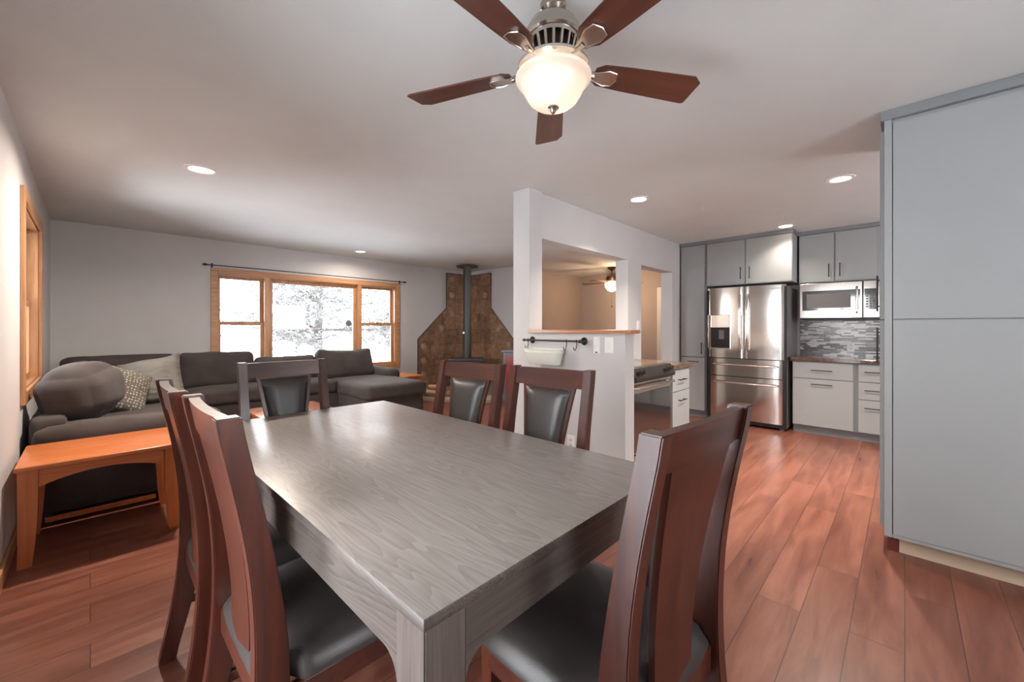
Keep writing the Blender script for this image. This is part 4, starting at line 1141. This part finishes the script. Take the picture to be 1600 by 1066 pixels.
# peninsula: range, base cabinet and worktop
RY = 1.60
rg = thing('kitchen_range', 'stainless slide-in range with black glass oven door behind the half-height wall', 'stove', (3.43, RY, 0))
MB().box((-0.378, 0.03, 0.06), (0.378, 0.66, 0.905)).build('body', M['darkplastic'], rg)
MB().box((-0.385, 0.04, 0.905), (0.385, 0.70, 0.925), 0.003).build('cooktop', M['blackglass'], rg)
cpn = MB().sweep([[(x, -0.045, 0.825), (x, 0.045, 0.825), (x, 0.06, 0.935), (x, -0.005, 0.93), (x, -0.05, 0.85)] for x in (-0.385, 0.385)]).build('control_panel', M['darksteel'], rg)
tilt = Matrix.Rotation(R(62), 4, 'X')
for x in (-0.32, -0.25, 0.20, 0.27):
    MB().cyl((0, 0, 0.012), 0.021, 0.028, 'Z', 20, 0.018, 0.002).box((-0.004, -0.020, 0.022), (0.004, 0.020, 0.034), 0.002).build('knob', M['iron'], cpn, 40).matrix_local = Matrix.Translation((x, -0.030, 0.892)) @ tilt
MB().box((-0.375, -0.01, 0.225), (0.375, 0.03, 0.815), 0.004).build('oven_door', M['steelx'], rg)
MB().box((-0.355, -0.014, 0.24), (0.355, -0.009, 0.725), 0.002).build('oven_glass', M['blackglass'], rg)
MB().tube([(-0.36, -0.01, 0.772), (-0.35, -0.05, 0.775), (-0.2, -0.062, 0.775), (0, -0.066, 0.775), (0.2, -0.062, 0.775), (0.35, -0.05, 0.775), (0.36, -0.01, 0.772)], 0.012, 12).build('oven_handle', M['chrome'], rg, 40)
MB().box((-0.375, -0.01, 0.075), (0.375, 0.03, 0.215), 0.004).build('warming_drawer', M['steelx'], rg)
for sx in (-1, 1):
    for yy in (0.08, 0.6): MB().cyl((sx * 0.33, yy, 0.03), 0.018, 0.06, 'Z', 12).build('foot', M['black'], rg)
pb = thing('base_cabinet', 'narrow grey base cabinet right of the range with drawer and door', 'cabinet', group='kitchen base cabinets')
MB().box((3.823, RY, 0.095), (4.245, 2.355, 0.868)).build('body', M['cabinet'], pb)
MB().box((3.825, RY + 0.06, 0), (4.24, 2.35, 0.095)).build('toe_kick', M['cabinetframe'], pb)
def front_y(parent, name, x0, x1, z0, z1, y):
    return MB().box((x0 + 0.003, y - 0.019, z0 + 0.002), (x1 - 0.003, y, z1 - 0.002), 0.0015).build(name, M['cabinet'], parent)
d_ = front_y(pb, 'drawer', 3.825, 4.243, 0.655, 0.862, RY); bar_handle(d_, (4.02, RY - 0.019, 0.765), 0.16, 'X', (0, -1, 0))
d_ = front_y(pb, 'door', 3.825, 4.243, 0.10, 0.65, RY); bar_handle(d_, (4.02, RY - 0.019, 0.565), 0.16, 'X', (0, -1, 0))
fc = thing('filler_cabinet', 'short grey cabinet filler tucked between half-height wall and range', 'cabinet')
MB().box((2.765, RY + 0.02, 0.0), (3.040, 2.355, 0.868)).build('body', M['cabinet'], fc)
tag(MB().box((3.820, RY - 0.035, 0.870), (4.30, 2.355, 0.915), 0.003).build('countertop', M['granite']), 'brown granite worktop end right of the range', 'countertop')
tag(MB().box((2.765, RY - 0.02, 0.870), (3.040, 2.355, 0.915), 0.003).build('countertop', M['granite']), 'brown granite worktop strip left of the range', 'countertop')

# big pantry at the right edge
PX, PY = 3.085, 0.083
pn = thing('pantry_cabinet', 'floor-to-ceiling blue-grey pantry cabinet filling the right edge', 'pantry cabinet')
MB().box((PX + 0.02, -1.70, 0.105), (3.75, PY + 0.0, 2.44)).build('body', M['cabinet'], pn)
MB().box((PX + 0.001, PY - 0.032, 0.105), (PX + 0.02, PY, 2.44), 0.001).build('stile', M['cabinet'], pn)
ys = [PY - 0.036, -0.62, -1.20, -1.70]
for y1, y0 in zip(ys, ys[1:]):
    MB().box((PX, y0 + 0.002, 1.318), (PX + 0.019, y1, 2.405), 0.0015).build('upper_door', M['cabinet'], pn)
    MB().box((PX, y0 + 0.002, 0.125), (PX + 0.019, y1, 1.312), 0.0015).build('lower_door', M['cabinet'], pn)
MB().box((PX + 0.003, -1.70, 0.105), (PX + 0.02, PY - 0.033, 0.1225), 0.001).build('bottom_rail', M['cabinet'], pn)
MB().box((PX - 0.012, -1.70, 2.425), (3.76, PY + 0.018, 2.479), 0.003).build('crown', M['cabinetframe'], pn)
MB().box((PX + 0.09, -1.70, 0.0), (3.70, PY - 0.06, 0.104)).build('toe_kick', M['beige'], pn, label='unpainted beige kick board')
MB().box((PX + 0.085, PY - 0.058, 0.0), (3.70, PY - 0.012, 0.104)).build('kick_end', M['kickred'], pn, label='dark red-brown kick board end')
# doors on its kitchen side
for z0, z1 in ((0.125, 1.312), (1.318, 2.40)):
    d_ = MB().box((3.17, PY + 0.002, z0), (3.745, PY + 0.021, z1), 0.0015).build('side_door', M['cabinet'], pn)
    bar_handle(d_, (3.70, PY + 0.021, 1.15 if z0 < 1 else 1.50), 0.24, 'Z', (0, 1, 0))

# ================================================================= CEILING FAN (dining)
FX, FY = 1.208, 0.951
fn = thing('ceiling_fan', 'large five-blade ceiling fan with lit frosted bowl above the dining table', 'ceiling fan', (FX, FY, 0))
MB().lathe([(0, H - 0.001), (0.050, H - 0.001), (0.048, H - 0.02), (0.030, H - 0.035), (0.034, 2.435), (0.060, 2.425), (0.088, 2.405), (0.104, 2.375), (0.106, 2.352), (0.100, 2.345), (0.0, 2.345)], n=44).build('canopy_and_motor', M['nickel'], fn, 35)
MB().lathe([(0, 2.345), (0.074, 2.345), (0.070, 2.32), (0.058, 2.27), (0, 2.27)], n=44).build('motor_core', M['bronze'], fn, 35)
m = MB(); m.lathe([(0.084, 2.346), (0.095, 2.346), (0.092, 2.332), (0.086, 2.332)], n=44); m.lathe([(0.062, 2.274), (0.074, 2.274), (0.073, 2.262), (0.062, 2.262)], n=44)
for k in range(18):
    a = 2 * PI * k / 18
    m.tube([(0.090 * math.cos(a), 0.090 * math.sin(a), 2.336), (0.081 * math.cos(a), 0.081 * math.sin(a), 2.30), (0.070 * math.cos(a), 0.070 * math.sin(a), 2.268)], 0.0055, 6)
m.build('vented_band', M['nickel'], fn, 35)
MB().lathe([(0, 2.262), (0.085, 2.262), (0.125, 2.256), (0.133, 2.248), (0.133, 2.238), (0.120, 2.236), (0.115, 2.240), (0.105, 2.236), (0.100, 2.240), (0.09, 2.236), (0.05, 2.236), (0.05, 2.215), (0, 2.215)], n=60).build('lower_housing', M['chrome'], fn, 35)
MB().lathe([(0.128, 2.214), (0.139, 2.211), (0.142, 2.204), (0.139, 2.196), (0.128, 2.190), (0.118, 2.172), (0.106, 2.148), (0.091, 2.124), (0.072, 2.108), (0.045, 2.100), (0.0, 2.098)], n=60).build('glass_bowl', M['globe'], fn, True, label='lit frosted glass bowl')
for dx, dy in ((0.062, -0.012), (-0.062, -0.02)):
    MB().lathe([(0, 0.016), (0.011, 0.012), (0.016, 0), (0.011, -0.012), (0, -0.016)], c=(dx, dy, 2.178), n=16).build('bulb', M['bulb'], fn, True)
MB().lathe([(0, 2.102), (0.020, 2.100), (0.022, 2.094), (0.014, 2.088), (0.010, 2.080), (0.004, 2.072), (0, 2.070)], n=24).build('finial', M['nickel'], fn, 35)
cd = -math.atan2(659, 636.0)     # camera heading measured from +Y, so the blade phase reads from the photo
for k in range(5):
    a = PI / 2 + cd - R(3.5) - k * 2 * PI / 5       # blade direction (world angle)
    mt = Matrix.Rotation(a, 4, 'Z')
    pitch = Matrix.Translation((0, 0, 2.247)) @ Matrix.Rotation(R(-11), 4, 'X')
    poly = [(0.165, -0.030), (0.195, -0.050), (0.30, -0.058), (0.575, -0.070), (0.612, -0.045), (0.612, 0.062), (0.600, 0.070), (0.30, 0.058), (0.195, 0.050), (0.165, 0.030)]
    b_ = MB().prism(poly, -0.003, 0.003, 0.001, mat=pitch).build('blade', M['blade'], fn)
    b_.rotation_euler.z = a
    q = MB()
    # blade iron: an arm that flares into a leaf with raised rim
    leaf = [(0.135, -0.012), (0.175, -0.022), (0.215, -0.036), (0.248, -0.030), (0.258, 0), (0.248, 0.030), (0.215, 0.036), (0.175, 0.022), (0.135, 0.012)]
    q.prism(leaf, -0.010, -0.0032, 0.001, mat=pitch)
    q.tube([pitch @ Vector((x, y, -0.011)) for x, y in leaf + leaf[:1]], 0.0028, 6)
    q.tube([(0.10, 0, 2.250), (0.135, 0, 2.243), (0.165, 0, 2.237)], 0.011, 8)
    q.build('blade_iron', M['nickel'], b_, 40)

# ================================================================= RECESSED LIGHTS
first = None
for ci, (x, y, lb) in enumerate(((0.579, 3.868, 'recessed ceiling light over the left part of the living room'), (3.583, 1.801, 'recessed ceiling light near the half wall, above the range'),
                 (4.227, 0.377, 'recessed ceiling light in the middle of the kitchen, nearest the pantry'), (5.74, 1.02, 'recessed ceiling light just in front of the cabinet above the refrigerator'),
                 (2.98, 6.22, 'recessed ceiling light above the sofa near the wide window'))):
    if first is None:
        first = thing('recessed_light', lb, 'recessed light', (x, y, H), group='recessed ceiling lights')
        MB().lathe([(0.066, -0.0005), (0.098, -0.0005), (0.096, -0.006), (0.070, -0.009), (0.066, -0.004)], n=40).build('trim_ring', M['white'], first, 40)
        MB().lathe([(0, -0.006), (0.05, -0.005), (0.066, -0.002), (0.066, -0.0005), (0, -0.0005)], n=40).build('lens', M['lampon'], first, 40)
    else: dup(first, (x, y, H), 0, lb)
    l = bpy.data.lights.new('recessed_lamp_glow', 'AREA'); l.shape = 'DISK'; l.size = 0.11; l.energy = CANW[ci]; l.color = (1.0, 0.86, 0.73); l.spread = R(165) if ci in (0, 4) else R(115)
    lo = bpy.data.objects.new('recessed_lamp_glow', l); lo.location = (x, y, H - 0.012); C.objects.link(lo)
tag(MB().tube([(0, 0, 0), (0, 0, -0.018), (0.008, 0, -0.028), (0.018, 0, -0.022), (0.018, 0, -0.012)], 0.004, 8).build('ceiling_hook', M['white'], smooth=40), 'tiny white hook screwed into the kitchen ceiling', 'hook')
bpy.data.objects['ceiling_hook'].location = (4.23, 1.45, H)

# fan lamps
for dx, dy in ((0.062, -0.012), (-0.062, -0.02)):
    l = bpy.data.lights.new('fan_bulb_glow', 'POINT'); l.energy = FANW / 2; l.color = (1.0, 0.78, 0.58); l.shadow_soft_size = 0.012
    lo = bpy.data.objects.new('fan_bulb_glow', l); lo.location = (FX + dx, FY + dy, 2.160); C.objects.link(lo)

# hall fan
F2 = (7.25, 4.22)
f2 = thing('ceiling_fan', 'small distant ceiling fan with lit amber globe seen through the pass-through', 'ceiling fan', (F2[0], F2[1], 0))
MB().lathe([(0, H - 0.001), (0.085, H - 0.001), (0.08, H - 0.03), (0.02, H - 0.07), (0.012, H - 0.08), (0.012, 2.31), (0.10, 2.30), (0.115, 2.27), (0.115, 2.215), (0.09, 2.20), (0, 2.20)], n=32).build('canopy_and_motor', M['bronze'], f2, 35)
MB().lathe([(0.05, 2.20), (0.13, 2.185), (0.142, 2.14), (0.13, 2.08), (0.09, 2.02), (0.04, 1.995), (0, 1.99)], n=32).build('glass_bowl', M['globe2'], f2, True, label='lit amber glass bowl')
for k in range(5):
    a = 2 * PI * k / 5 + 0.5
    b_ = MB().prism([(0.10, -0.02), (0.2, -0.05), (0.62, -0.06), (0.62, 0.06), (0.2, 0.05), (0.10, 0.02)], -0.003, 0.003, mat=Matrix.Translation((0, 0, 2.17)) @ Matrix.Rotation(R(8), 4, 'X')).build('blade', M['bladedark'], f2)
    b_.rotation_euler.z = a
m = MB().tube([(0, 0, 1.99), (0, 0, 1.72)], 0.002, 5).lathe([(0, 1.66), (0.008, 1.67), (0.008, 1.71), (0, 1.72)], n=10)
m.build('pull_chain', M['bronze'], f2)
l = bpy.data.lights.new('hall_fan_glow', 'POINT'); l.energy = 25; l.color = (1.0, 0.66, 0.40); l.shadow_soft_size = 0.1
lo = bpy.data.objects.new('hall_fan_glow', l); lo.location = (F2[0], F2[1], 1.93); C.objects.link(lo)
l = bpy.data.lights.new('hall_fan_upglow', 'POINT'); l.energy = 5; l.color = (1.0, 0.66, 0.40); l.shadow_soft_size = 0.05
lo = bpy.data.objects.new('hall_fan_upglow', l); lo.location = (F2[0] - 0.2, F2[1] - 0.15, 2.24); C.objects.link(lo)
